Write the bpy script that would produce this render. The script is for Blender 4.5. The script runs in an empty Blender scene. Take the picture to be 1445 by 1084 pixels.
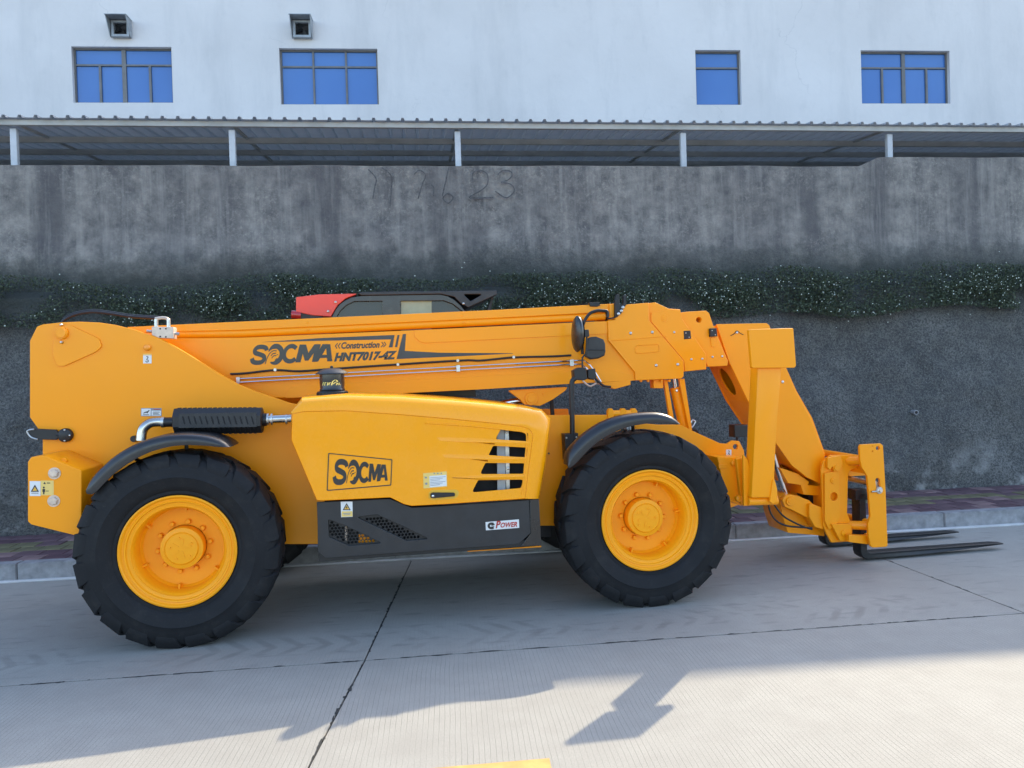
import bpy, bmesh, math, random
from mathutils import Vector, Matrix, noise
random.seed(7)
S = bpy.context.scene
COL = S.collection
R = math.radians
# ------------------------------------------------------------------ camera
F_PX, CX, CY, CAM_H, ROLL, PITCH = 1085.0, 722.5, 542.0, 1.86, 0.030, 0.012
Fv = Vector((0, math.cos(PITCH), -math.sin(PITCH)))
R0 = Vector((1, 0, 0)); U0 = Vector((0, math.sin(PITCH), math.cos(PITCH)))
Rv = R0*math.cos(ROLL) - U0*math.sin(ROLL)
Uv = R0*math.sin(ROLL) + U0*math.cos(ROLL)
CAM = Vector((0, 0, CAM_H))
cd = bpy.data.cameras.new('camera'); cam = bpy.data.objects.new('camera', cd); COL.objects.link(cam)
cd.sensor_width = 36; cd.lens = F_PX/1445*36; cd.clip_end = 2000; cd.clip_start = .05
m = Matrix((Rv, Uv, -Fv)).transposed().to_4x4(); m.translation = CAM; cam.matrix_world = m
S.camera = cam
# ------------------------------------------------------------------ light
SUN_AZ, SUN_EL = R(36), R(36.9)
SKY_STRENGTH, SUN_STRENGTH, EXPOSURE = 0.15, 2.0, 1.86
w = bpy.data.worlds.new('World'); S.world = w; w.use_nodes = True
nt = w.node_tree; bg = nt.nodes['Background']
sky = nt.nodes.new('ShaderNodeTexSky'); sky.sky_type = 'NISHITA'; sky.sun_disc = False
sky.sun_elevation = SUN_EL; sky.sun_rotation = SUN_AZ; sky.air_density = 1.0; sky.dust_density = 1.5; sky.ozone_density = 1.0
nt.links.new(sky.outputs[0], bg.inputs[0]); bg.inputs[1].default_value = SKY_STRENGTH
ld = bpy.data.lights.new('sun', 'SUN'); ld.energy = SUN_STRENGTH; ld.angle = R(.53); ld.color = (1, .88, .66)
sun = bpy.data.objects.new('sun', ld); COL.objects.link(sun)
ts = Vector((math.sin(SUN_AZ)*math.cos(SUN_EL), math.cos(SUN_AZ)*math.cos(SUN_EL), math.sin(SUN_EL)))
sun.rotation_euler = ts.to_track_quat('Z', 'Y').to_euler(); sun.location = ts*60
S.view_settings.view_transform = 'Standard'; S.view_settings.look = 'None'
S.view_settings.exposure = EXPOSURE; S.view_settings.gamma = 1; S.view_settings.use_curve_mapping = False
S.render.engine = 'CYCLES'
S.cycles.max_bounces = 6

# ------------------------------------------------------------------ frames: photo pixel -> point on a plane y = const of a frame
def ray(x, y): return Fv + Rv*((x-CX)/F_PX) + Uv*((CY-y)/F_PX)
class Frame:
    def __init__(s, ox, oy, deg): s.o = Vector((ox, oy, 0)); s.a = R(deg)
    def pt(s, x, y, yl):
        d = ray(x, y); n = Vector((-math.sin(s.a), math.cos(s.a), 0))
        t = (yl + n.dot(s.o) - n.dot(CAM))/n.dot(d); P = CAM + d*t - s.o
        c, q = math.cos(s.a), math.sin(s.a)
        return Vector((P.x*c + P.y*q, yl, P.z))
    def ground(s, x, y, h=0):
        d = ray(x, y); P = CAM + d*((h-CAM_H)/d.z) - s.o
        c, q = math.cos(s.a), math.sin(s.a)
        return Vector((P.x*c + P.y*q, -P.x*q + P.y*c, h))
M = Frame(-2.37, 5.37, 10.3)      # the machine
G = Frame(0, 0, 6.6)              # road, kerb, wall
B = Frame(0, 0, 4.9)              # building

# ------------------------------------------------------------------ materials
def new_mat(name):
    mt = bpy.data.materials.new(name); mt.use_nodes = True
    return mt, mt.node_tree, mt.node_tree.nodes['Principled BSDF']
def N(t, kind, **kw):
    n = t.nodes.new(kind)
    for k, v in kw.items():
        if k.startswith('i_'):
            n.inputs[int(k[2:]) if k[2:].isdigit() else k[2:]].default_value = v
        else: setattr(n, k, v)
    return n
def coords(t, scale=(1, 1, 1)):
    tc = N(t, 'ShaderNodeTexCoord'); mp = N(t, 'ShaderNodeMapping'); mp.inputs['Scale'].default_value = scale
    t.links.new(tc.outputs['Object'], mp.inputs[0]); return mp.outputs[0]
def noise_tex(t, scale, detail=4, rough=.55, co=None):
    n = N(t, 'ShaderNodeTexNoise'); n.inputs['Scale'].default_value = scale
    n.inputs['Detail'].default_value = detail; n.inputs['Roughness'].default_value = rough
    if co is not None: t.links.new(co, n.inputs['Vector'])
    return n.outputs['Fac']
def ramp(t, fac, stops):
    r = N(t, 'ShaderNodeValToRGB'); el = r.color_ramp.elements
    while len(el) < len(stops): el.new(.5)
    for e, (p, c) in zip(el, stops): e.position = p; e.color = (c[0], c[1], c[2], 1) if hasattr(c, '__len__') else (c, c, c, 1)
    t.links.new(fac, r.inputs[0]); return r.outputs[0]
def mix(t, fac, a, b, mode='MIX'):
    n = N(t, 'ShaderNodeMix', data_type='RGBA', blend_type=mode)
    for s, v in ((n.inputs[0], fac), (n.inputs[6], a), (n.inputs[7], b)):
        if hasattr(v, 'links') or hasattr(v, 'is_linked'): t.links.new(v, s)
        elif hasattr(v, '__len__'): s.default_value = (v[0], v[1], v[2], 1)
        else: s.default_value = v
    return n.outputs[2]
def math_n(t, op, a, b=None):
    n = N(t, 'ShaderNodeMath', operation=op)
    for s, v in zip(n.inputs, (a, b)):
        if v is None: continue
        if hasattr(v, 'is_linked'): t.links.new(v, s)
        else: s.default_value = v
    return n.outputs[0]
def bump(t, p, h, strength, dist=.01):
    b = N(t, 'ShaderNodeBump'); b.inputs['Strength'].default_value = strength; b.inputs['Distance'].default_value = dist
    t.links.new(h, b.inputs['Height']); t.links.new(b.outputs[0], p.inputs['Normal']); return b
def plain(name, col, rough=.5, metal=0, coat=0, var=.15, vs=6, bmp=0, bs=80, bd=.002):
    mt, t, p = new_mat(name)
    co = coords(t)
    n = noise_tex(t, vs, 5, .6, co)
    dark = tuple(c*(1-var) for c in col); lite = tuple(min(1, c*(1+var)) for c in col)
    t.links.new(ramp(t, n, ((.3, dark), (.7, lite))), p.inputs['Base Color'])
    t.links.new(ramp(t, noise_tex(t, vs*2.3, 4, .6, co), ((.3, max(0, rough-.06)), (.7, min(1, rough+.08)))), p.inputs['Roughness'])
    p.inputs['Metallic'].default_value = metal
    p.inputs['Coat Weight'].default_value = coat; p.inputs['Coat Roughness'].default_value = .08
    if bmp: bump(t, p, noise_tex(t, bs, 3, .6, co), bmp, bd)
    return mt
def paint(name, col, ripple=.25, rough=.36, coat=.12):
    mt, t, p = new_mat(name); co = coords(t)
    n = noise_tex(t, 3.2, 6, .62, co)
    t.links.new(mix(t, ramp(t, n, ((.42, 0), (.8, .22))), col, tuple(c*.86+.012 for c in col)), p.inputs['Base Color'])
    t.links.new(ramp(t, noise_tex(t, 9, 5, .7, co), ((.3, rough-.08), (.75, rough+.14))), p.inputs['Roughness'])
    p.inputs['Coat Weight'].default_value = coat; p.inputs['Coat Roughness'].default_value = .07; p.inputs['Specular IOR Level'].default_value = .3
    h = math_n(t, 'ADD', math_n(t, 'MULTIPLY', noise_tex(t, 2.4, 1, .4, co), ripple), math_n(t, 'MULTIPLY', noise_tex(t, 260, 2, .5, co), .004))
    bump(t, p, h, 1, .012)
    return mt
YEL = paint('yellow_paint', (.98, .335, .002), .12)
YELH = paint('yellow_hood_paint', (1, .37, .002), .9, .25, .35)
YELD = paint('yellow_wheel_paint', (1, .38, .003), .1, .45, .08)
RED = paint('red_paint', (.72, .085, .06), .1)
def black(name, c=.010, rough=.45, coat=0): return plain(name, (c, c*1.05, c*1.2), rough, 0, coat, .25, 8)
BLK = black('black_steel'); BLKG = black('black_gloss', .010, .3, .4); CHAR = black('charcoal_panel', .017, .45, .1)
def m_rubber():
    mt, t, p = new_mat('tyre_rubber'); co = coords(t)
    c = ramp(t, noise_tex(t, 4, 5, .6, co), ((.3, (.0055, .006, .0075)), (.7, (.010, .0105, .0125))))
    c = mix(t, ramp(t, noise_tex(t, 7, 6, .7, co), ((.52, 0), (.75, .4))), c, (.038, .035, .031))
    c = mix(t, ramp(t, noise_tex(t, 60, 3, .7, co), ((.62, 0), (.74, .35))), c, (.06, .056, .05))
    t.links.new(c, p.inputs['Base Color']); p.inputs['Roughness'].default_value = .72; p.inputs['Specular IOR Level'].default_value = .35
    bump(t, p, noise_tex(t, 120, 3, .6, co), .4, .002); return mt
RUB = m_rubber()
FEND = plain('fender_plastic', (.012, .0125, .015), .36, 0, .2, .2, 7)
CHR = plain('chrome', (.75, .75, .76), .14, 1, 0, .05, 8)
STEEL = plain('zinc_steel', (.55, .55, .53), .35, 1, 0, .2, 12)
STNL = plain('brushed_pipe', (.5, .49, .46), .22, 1, 0, .25, 9)
ZINC = plain('zinc_plated_block', (.62, .5, .4), .4, .35, 0, .15, 20)
WHT = plain('white_print', (.72, .72, .7), .45, 0, 0, .04)
LYEL = plain('yellow_print', (.8, .56, .16), .45, 0, 0, .04)
DYEL = plain('gold_print', (.78, .42, .03), .45, 0, 0, .04)
GRYP = plain('grey_print', (.25, .27, .3), .5, 0, 0, .1)
INK = plain('black_print', (.013, .014, .016), .33, 0, .3, .3, 5)
INKG = plain('grey_decal', (.035, .037, .038), .4, 0, .2, .2, 5)
REDP = plain('red_print', (.45, .03, .02), .45, 0, 0, .05)
DARK = plain('dark_interior', (.012, .012, .013), .8)
AMB = plain('amber_lens', (.9, .3, .01), .25, 0, .5, .05)
REDL = plain('red_lens', (.35, .015, .02), .2, 0, .6, .05)
BLIND = plain('blind_fabric', (.33, .36, .24), .6)

def cabglass():
    mt, t, p = new_mat('cab_glass'); p.inputs['Base Color'].default_value = (.03, .04, .045, 1)
    p.inputs['Roughness'].default_value = .05; p.inputs['Alpha'].default_value = .8; return mt
CGL = cabglass()
def winglass():
    mt, t, p = new_mat('blue_window_glass'); co = coords(t)
    t.links.new(ramp(t, noise_tex(t, .5, 3, .5, co), ((.3, (.045, .145, .40)), (.7, (.07, .19, .46)))), p.inputs['Base Color'])
    p.inputs['Roughness'].default_value = .12; p.inputs['Coat Weight'].default_value = .3
    bump(t, p, noise_tex(t, 1.2, 1, .5, co), .15, .01); return mt
WGL = winglass()
def m_concrete():
    mt, t, p = new_mat('brushed_concrete'); co = coords(t)
    big = noise_tex(t, .55, 6, .6, co); mid = noise_tex(t, 5, 6, .65, co); fin = noise_tex(t, 130, 3, .6, co)
    c = ramp(t, big, ((.3, (.285, .27, .235)), (.7, (.355, .34, .30))))
    c = mix(t, ramp(t, mid, ((.35, .45), (.62, 0))), c, (.255, .24, .21))
    c = mix(t, ramp(t, fin, ((.38, .5), (.52, 0))), c, (.2, .19, .165))
    sx = N(t, 'ShaderNodeSeparateXYZ'); t.links.new(co, sx.inputs[0])
    warp = math_n(t, 'MULTIPLY', math_n(t, 'SUBTRACT', noise_tex(t, .8, 4, .5, co), .5), .05)
    # transverse tining, pitch about 27 mm
    xs = math_n(t, 'ADD', math_n(t, 'ADD', sx.outputs[0], warp), math_n(t, 'MULTIPLY', sx.outputs[1], -.035))
    s = math_n(t, 'ABSOLUTE', math_n(t, 'SINE', math_n(t, 'MULTIPLY', xs, math.pi/.029)))
    line = ramp(t, s, ((.0, 1), (.17, 0)))
    near = ramp(t, math_n(t, 'ADD', math_n(t, 'MULTIPLY', sx.outputs[1], -.2), math_n(t, 'MULTIPLY', mid, .5)), ((-.0, .15), (.0001, .15)))
    patch = ramp(t, noise_tex(t, 2.2, 5, .7, co), ((.33, .2), (.6, .95)))
    lw = math_n(t, 'MULTIPLY', line, patch)
    worn = N(t, 'ShaderNodeMapRange'); worn.inputs[1].default_value = 5.4; worn.inputs[2].default_value = 4.9; worn.inputs[3].default_value = .25
    worn.inputs[4].default_value = 1; t.links.new(sx.outputs[1], worn.inputs[0])
    lw = math_n(t, 'MULTIPLY', lw, worn.outputs[0])
    c = mix(t, lw, c, (.12, .11, .095))
    # dusty wheel tracks along the far slab
    mp2 = coords(t, (1.2, 5, 1)); tr = noise_tex(t, 2.6, 5, .62, mp2)
    band = N(t, 'ShaderNodeMapRange'); band.inputs[1].default_value = 5.0; band.inputs[2].default_value = 5.35; t.links.new(sx.outputs[1], band.inputs[0])
    mk = math_n(t, 'MULTIPLY', ramp(t, tr, ((.56, 0), (.66, .5))), band.outputs[0])
    c = mix(t, mk, c, (.18, .17, .155))
    ay = math_n(t, 'ABSOLUTE', math_n(t, 'SUBTRACT', sx.outputs[1], 5.52))
    lugs = math_n(t, 'SINE', math_n(t, 'ADD', math_n(t, 'MULTIPLY', sx.outputs[0], 33.), math_n(t, 'MULTIPLY', ay, 26.)))
    lugs = math_n(t, 'ADD', lugs, math_n(t, 'MULTIPLY', noise_tex(t, 9, 4, .6, co), 1.6))
    wb = N(t, 'ShaderNodeMapRange'); wb.inputs[1].default_value = .27; wb.inputs[2].default_value = .18; t.links.new(ay, wb.inputs[0])
    mask = ramp(t, noise_tex(t, 1.1, 4, .6, coords(t, (1, 2.2, 1))), ((.47, 0), (.60, 1)))
    pr = math_n(t, 'MULTIPLY', math_n(t, 'MULTIPLY', ramp(t, math_n(t, 'MULTIPLY', lugs, .5), ((.42, 0), (.8, .42))), wb.outputs[0]), mask)
    c = mix(t, pr, c, (.15, .14, .125))
    spk = ramp(t, noise_tex(t, 420, 2, .6, co), ((.60, 0), (.72, .5))); c = mix(t, spk, c, (.45, .43, .38))
    t.links.new(c, p.inputs['Base Color']); p.inputs['Roughness'].default_value = .82
    h = math_n(t, 'SUBTRACT', math_n(t, 'MULTIPLY', fin, .35), lw)
    bump(t, p, h, .6, .002)
    return mt
CONC = m_concrete()
KERB = plain('kerb_granite', (.26, .26, .265), .8, 0, 0, .3, 9, .5, 90, .004)
GUT = plain('yard_bounce_cement', (.46, .455, .43), .85, 0, 0, .2, 3, .3, 60)
GUTL = plain('gutter_mortar', (.62, .61, .58), .85, 0, 0, .2, 3, .3, 60)
JOINT = plain('joint_dirt', (.03, .03, .028), .95)
TP = plain('tile_purple', (.11, .062, .07), .75, 0, 0, .35, 5, .4, 60, .003)
TP2 = plain('tile_plum', (.085, .042, .052), .75, 0, 0, .35, 5, .4, 60, .003)
TPK = plain('tile_pink', (.20, .125, .12), .75, 0, 0, .35, 5, .4, 60, .003)
TO = plain('tile_olive', (.135, .12, .06), .75, 0, 0, .4, 5, .4, 60, .003)
YLINE = plain('road_yellow', (.50, .30, .085), .7, 0, 0, .2, 7, .4, 120)
def m_wall(z_split, z_top):
    mt, t, p = new_mat('stained_concrete_wall'); co = coords(t)
    sx = N(t, 'ShaderNodeSeparateXYZ'); t.links.new(co, sx.inputs[0])
    big = noise_tex(t, .7, 6, .6, co); mid = noise_tex(t, 4.5, 7, .7, co); fin = noise_tex(t, 38, 4, .7, co)
    st = noise_tex(t, 1, 6, .62, coords(t, (2.1, .6, .22)))
    st2 = noise_tex(t, 1, 5, .7, coords(t, (7, 1, .5)))
    up = ramp(t, mid, ((.34, (.115, .108, .104)), (.66, (.30, .275, .245))))
    up = mix(t, ramp(t, st, ((.38, .75), (.6, 0))), up, (.085, .080, .083))
    up = mix(t, ramp(t, st2, ((.5, 0), (.72, .45))), up, (.38, .355, .315))
    up = mix(t, math_n(t, 'MULTIPLY', ramp(t, noise_tex(t, 22, 7, .78, co), ((.5, 0), (.66, .6))), ramp(t, noise_tex(t, 1.3, 4, .6, co), ((.4, .1), (.6, 1)))), up, (.38, .35, .30))
    lo = ramp(t, mid, ((.3, (.085, .086, .082)), (.72, (.19, .187, .172))))
    lo = mix(t, ramp(t, big, ((.5, 0), (.75, .5))), lo, (.26, .26, .245))
    lo = mix(t, ramp(t, fin, ((.42, .8), (.56, 0))), lo, (.045, .047, .049))
    lo = mix(t, ramp(t, noise_tex(t, 70, 3, .7, co), ((.56, 0), (.68, .6))), lo, (.34, .34, .32))
    # pale lime crust near the foot
    ft = N(t, 'ShaderNodeMapRange'); ft.inputs[1].default_value = .85; ft.inputs[2].default_value = .15; t.links.new(sx.outputs[2], ft.inputs[0])
    cr = math_n(t, 'MULTIPLY', ft.outputs[0], ramp(t, noise_tex(t, 1.6, 6, .65, co), ((.5, 0), (.62, .9))))
    lo = mix(t, cr, lo, (.44, .44, .42))
    mr = N(t, 'ShaderNodeMapRange'); mr.inputs[1].default_value = z_split-.28; mr.inputs[2].default_value = z_split+.28
    t.links.new(math_n(t, 'ADD', sx.outputs[2], math_n(t, 'MULTIPLY', math_n(t, 'SUBTRACT', big, .5), 1.0)), mr.inputs[0])
    c = mix(t, mr.outputs[0], lo, up)
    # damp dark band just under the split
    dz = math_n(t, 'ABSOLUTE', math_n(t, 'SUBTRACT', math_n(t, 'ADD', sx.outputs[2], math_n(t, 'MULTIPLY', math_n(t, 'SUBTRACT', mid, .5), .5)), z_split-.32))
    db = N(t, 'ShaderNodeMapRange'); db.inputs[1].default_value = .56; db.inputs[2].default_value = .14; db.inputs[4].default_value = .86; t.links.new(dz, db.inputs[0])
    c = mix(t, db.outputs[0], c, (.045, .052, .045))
    t.links.new(c, p.inputs['Base Color']); p.inputs['Roughness'].default_value = .92
    rough = math_n(t, 'ADD', math_n(t, 'MULTIPLY', fin, 1.0), math_n(t, 'MULTIPLY', mid, .6))
    inv = N(t, 'ShaderNodeMapRange'); inv.inputs[3].default_value = 1; inv.inputs[4].default_value = .25; t.links.new(mr.outputs[0], inv.inputs[0])
    bump(t, p, math_n(t, 'MULTIPLY', rough, inv.outputs[0]), .9, .05)
    return mt
def m_facade():
    mt, t, p = new_mat('white_render'); co = coords(t)
    a = noise_tex(t, .45, 6, .6, co); st = noise_tex(t, 1, 6, .65, coords(t, (1.1, 1, .2)))
    c = ramp(t, a, ((.3, (.66, .62, .585)), (.7, (.755, .71, .67))))
    c = mix(t, ramp(t, st, ((.5, 0), (.72, .5))), c, (.52, .50, .48))
    c = mix(t, ramp(t, noise_tex(t, 3, 6, .7, co), ((.55, 0), (.8, .25))), c, (.49, .47, .45))
    v = N(t, 'ShaderNodeTexVoronoi', feature='DISTANCE_TO_EDGE'); v.inputs['Scale'].default_value = .35
    wv = N(t, 'ShaderNodeVectorMath', operation='ADD'); nn = N(t, 'ShaderNodeTexNoise'); nn.inputs['Scale'].default_value = 2; nn.inputs['Detail'].default_value = 6
    t.links.new(co, nn.inputs['Vector']); t.links.new(co, wv.inputs[0]); t.links.new(nn.outputs['Color'], wv.inputs[1]); t.links.new(wv.outputs[0], v.inputs['Vector'])
    ck = math_n(t, 'MULTIPLY', ramp(t, v.outputs['Distance'], ((.0, .22), (.005, 0))), ramp(t, noise_tex(t, .6, 3, .5, co), ((.5, 0), (.6, 1))))
    c = mix(t, ck, c, (.3, .29, .28))
    t.links.new(c, p.inputs['Base Color']); p.inputs['Roughness'].default_value = .85
    bump(t, p, noise_tex(t, 6, 5, .6, co), .3, .02); return mt
FAC = m_facade()
WFR = plain('window_aluminium', (.16, .15, .14), .45, .3, 0, .15)
GALV = plain('galvanised_sheet', (.36, .38, .39), .5, .2, 0, .25, 3)
SHTIN = plain('roof_sheet_grey', (.42, .43, .44), .6, .1, 0, .25, 2)
FASC = plain('fascia_white', (.42, .42, .40), .6, 0, 0, .2, 2)
POST = plain('post_white', (.5, .52, .54), .5, 0, 0, .15, 3)
EARTH = plain('bare_earth', (.12, .11, .09), .95, 0, 0, .3, .4)

# ------------------------------------------------------------------ mesh helpers
def link(name, me, mat=None, parent=None):
    o = bpy.data.objects.new(name, me); COL.objects.link(o)
    if mat is not None:
        for mm in (mat if isinstance(mat, (list, tuple)) else [mat]): me.materials.append(mm)
    if parent is not None: o.parent = parent
    return o
def smooth(me, ang=35):
    me.polygons.foreach_set('use_smooth', [True]*len(me.polygons)); me.set_sharp_from_angle(angle=R(ang))
def tag(o, label, cat, group=None, kind=None):
    o['label'] = label; o['category'] = cat
    if group: o['group'] = group
    if kind: o['kind'] = kind
    return o
def empty(name, loc=(0, 0, 0), rz=0):
    o = bpy.data.objects.new(name, None); COL.objects.link(o); o.location = loc; o.rotation_euler = (0, 0, rz)
    o.empty_display_size = .2; return o
def done(name, bm, mat, parent, ang=35):
    me = bpy.data.meshes.new(name); bmesh.ops.recalc_face_normals(bm, faces=bm.faces); bm.to_mesh(me); bm.free(); smooth(me, ang)
    return link(name, me, mat, parent)
def rnd(pts, r, seg=3):
    out = []; n = len(pts)
    for i in range(n):
        p = Vector(pts[i]); a = Vector(pts[i-1]); b = Vector(pts[(i+1) % n])
        u = a-p; v = b-p
        if u.length < 1e-6 or v.length < 1e-6: continue
        un, vn = u.normalized(), v.normalized()
        cs = max(-1, min(1, un.dot(vn))); th = math.acos(cs)
        if th > R(165) or r <= 0: out.append(p); continue
        d = min(r/math.tan(th/2), u.length*.45, v.length*.45)
        s, e = p+un*d, p+vn*d
        for k in range(seg+1):
            q = k/seg; out.append((s*(1-q)**2 + p*(2*q*(1-q)) + e*q*q))
    return out
def curve_mesh(loops, thick, bevel=0, mtx=None):
    cu = bpy.data.curves.new('outline', 'CURVE'); cu.dimensions = '2D'; cu.fill_mode = 'BOTH'
    cu.extrude = max(0, thick/2-bevel); cu.bevel_depth = bevel; cu.bevel_resolution = 1; cu.offset = -bevel if bevel else 0
    for lp in loops:
        sp = cu.splines.new('POLY'); sp.points.add(len(lp)-1); sp.use_cyclic_u = True
        for q, p in zip(sp.points, lp): q.co = (p[0], p[1], 0, 1)
    ob = bpy.data.objects.new('outline', cu); me = bpy.data.meshes.new_from_object(ob)
    bpy.data.objects.remove(ob); bpy.data.curves.remove(cu)
    me.transform(Matrix(((1, 0, 0, 0), (0, 0, -1, 0), (0, 1, 0, 0), (0, 0, 0, 1))))
    if mtx: me.transform(mtx)
    me.materials.clear()
    return me
def loc2(fr, pts, y): return [Vector((q.x, q.z)) for q in (fr.pt(x, z, y) for x, z in pts)]
def plate(name, pts, y, thick, mat, parent, holes=(), r=0, bevel=.004, fr=M, seg=3):
    """outline given in photo pixels on the plane y of the frame, thick metres deep"""
    loops = [rnd(loc2(fr, pts, y), r, seg)] + [rnd(loc2(fr, h, y), .008 if len(h) < 12 else 0) for h in holes]
    me = curve_mesh(loops, thick, bevel, Matrix.Translation((0, y+thick/2, 0))); smooth(me)
    return link(name, me, mat, parent)
def circ(x, y, r, n=16, ry=None): return [(x+r*math.cos(2*math.pi*k/n), y+(ry or r)*math.sin(2*math.pi*k/n)) for k in range(n)]
def tube_bm(bm, pts, r, seg=8, cap=True):
    pts = [Vector(p) for p in pts]; rings = []; up = None
    for i, p in enumerate(pts):
        t = (pts[min(i+1, len(pts)-1)]-pts[max(i-1, 0)]).normalized()
        if up is None: up = Vector((0, 0, 1)) if abs(t.z) < .9 else Vector((0, 1, 0))
        a = t.cross(up).normalized(); b = a.cross(t).normalized(); up = b
        rr = r[i] if hasattr(r, '__len__') else r
        rings.append([bm.verts.new(p+a*(rr*math.cos(2*math.pi*k/seg))+b*(rr*math.sin(2*math.pi*k/seg))) for k in range(seg)])
    for u, v in zip(rings, rings[1:]):
        for k in range(seg): bm.faces.new((u[k], u[(k+1) % seg], v[(k+1) % seg], v[k]))
    if cap: bm.faces.new(rings[0][::-1]); bm.faces.new(rings[-1])
def spline(pts, n=6):
    pts = [Vector(p) for p in pts]; out = []
    for i in range(len(pts)-1):
        p0, p1, p2, p3 = pts[max(i-1, 0)], pts[i], pts[i+1], pts[min(i+2, len(pts)-1)]
        for k in range(n):
            t = k/n; out.append(.5*((2*p1)+(p2-p0)*t+(2*p0-5*p1+4*p2-p3)*t*t+(3*p1-p0-3*p2+p3)*t**3))
    return out+[pts[-1]]
def tube(name, pts, r, mat, parent, seg=8, sm=0):
    bm = bmesh.new(); tube_bm(bm, spline(pts, sm) if sm else pts, r, seg); return done(name, bm, mat, parent, 40)
def ptube(name, pp, y, r, mat, parent, sm=0, seg=8):
    return tube(name, [M.pt(q[0], q[1], q[2] if len(q) > 2 else y) for q in pp], r, mat, parent, seg, sm)
def box_bm(bm, c, s, rot=None):
    mt = Matrix.Translation(c) @ (rot.to_4x4() if rot else Matrix()) @ Matrix.Diagonal((s[0], s[1], s[2], 1))
    return bmesh.ops.create_cube(bm, size=1, matrix=mt)['verts']
def box(name, x0, x1, y0, y1, z0, z1, mat, parent=None, bev=.004):
    bm = bmesh.new(); box_bm(bm, ((x0+x1)/2, (y0+y1)/2, (z0+z1)/2), (abs(x1-x0), abs(y1-y0), abs(z1-z0)))
    if bev: bmesh.ops.bevel(bm, geom=bm.edges[:], offset=bev, segments=2, affect='EDGES', profile=.6)
    return done(name, bm, mat, parent)
def lathe_bm(bm, prof, cx, cz, seg=48, a0=0, close=True):
    """profile (radius, y) turned about the y axis"""
    rings = []
    for r, y in prof:
        if r < 1e-5: rings.append([bm.verts.new((cx, y, cz))])
        else: rings.append([bm.verts.new((cx+r*math.cos(a0+2*math.pi*k/seg), y, cz+r*math.sin(a0+2*math.pi*k/seg))) for k in range(seg)])
    for u, v in zip(rings, rings[1:]):
        for k in range(seg):
            j = (k+1) % seg
            if len(u) == 1 and len(v) == 1: continue
            if len(u) == 1: bm.faces.new((u[0], v[j], v[k]))
            elif len(v) == 1: bm.faces.new((u[k], u[j], v[0]))
            else: bm.faces.new((u[k], u[j], v[j], v[k]))
def disc(name, x, y, r, yl, depth, mat, parent, seg=24, dome=0, fr=M):
    c = fr.pt(x, y, yl); bm = bmesh.new()
    prof = [(0, yl-dome), (r*.55, yl-dome*.8), (r*.9, yl-dome*.2), (r, yl+min(.006, depth*.4)), (r, yl+depth), (0, yl+depth)] if dome else \
           [(0, yl), (r*.93, yl), (r, yl+min(.004, depth*.4)), (r, yl+depth), (0, yl+depth)]
    lathe_bm(bm, prof, c.x, c.z, seg); return done(name, bm, mat, parent)
def hexbolt(name, x, y, r, yl, mat, parent, washer=True):
    c = M.pt(x, y, yl); bm = bmesh.new()
    if washer: lathe_bm(bm, [(0, yl-.004), (r*1.25, yl-.004), (r*1.25, yl+.002)], c.x, c.z, 20)
    lathe_bm(bm, [(0, yl-.022), (r*.75, yl-.022), (r*.9, yl-.018), (r*.9, yl-.003)], c.x, c.z, 6, .3)
    return done(name, bm, mat, parent, 25)

# quad mapping for prints: u,v in 0..1 -> photo pixel (quad = bl, br, tr, tl)
def quad(q, u, v):
    (ax, ay), (bx, by), (cx, cy), (dx, dy) = q
    return (ax*(1-u)*(1-v)+bx*u*(1-v)+cx*u*v+dx*(1-u)*v, ay*(1-u)*(1-v)+by*u*(1-v)+cy*u*v+dy*(1-u)*v)
def crop(ox, oy, s, pts): return [(ox+a/s, oy+b/s) for a, b in pts]
def ribbon(path, wd):
    L, Rr = [], []
    P = [Vector(p) for p in path]
    for i, p in enumerate(P):
        t = (P[min(i+1, len(P)-1)]-P[max(i-1, 0)]).normalized(); n = Vector((-t.y, t.x))
        ww = wd[i] if hasattr(wd, '__len__') else wd
        L.append(p+n*ww/2); Rr.append(p-n*ww/2)
    return L+Rr[::-1]
def arc(cx, cy, rx, ry, a0, a1, n=16): return [(cx+rx*math.cos(R(a0+(a1-a0)*k/n)), cy+ry*math.sin(R(a0+(a1-a0)*k/n))) for k in range(n+1)]
def sm2(path, n=4): return [(v.x, v.y) for v in spline([(a, b, 0) for a, b in path], n)]
GLY = {
 'S': [[ribbon(sm2([(.90, .70), (.84, .82), (.62, .885), (.34, .87), (.19, .75), (.24, .60), (.5, .52), (.76, .42), (.82, .25), (.66, .12), (.38, .11), (.18, .18), (.10, .33)]), .225)]],
 'O': [[ribbon(arc(.5, .5, .40, .41, 158, -118, 26), [.05+.2*min(1, k/5) for k in range(22)]+[.22, .18, .14, .1, .05])],
       [ribbon(sm2([(.04, .06), (.10, .34), (.22, .58), (.40, .69), (.58, .68)]), .045)],
       [ribbon(sm2([(.30, .44), (.40, .55), (.56, .57)]), .05)], [ribbon(sm2([(.36, .33), (.46, .44), (.6, .45)]), .045)],
       [[(.54, .22), (.66, .20), (.72, .30), (.64, .33), (.60, .29)]], [[(.60, .50), (.70, .52), (.68, .47)]]],
 'C': [[ribbon(arc(.55, .5, .40, .40, 42, 318, 24), .23)]],
 'M': [[[(0, 0), (0, 1), (.30, 1), (.5, .52), (.70, 1), (1, 1), (1, 0), (.76, 0), (.76, .5), (.58, .08), (.42, .08), (.24, .5), (.24, 0)]]],
 'A': [[[(0, 0), (.32, 1), (.72, 1), (1, 0), (.74, 0), (.69, .2), (.34, .2), (.27, 0)], [(.41, .38), (.65, .38), (.55, .78)]]]}
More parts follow.
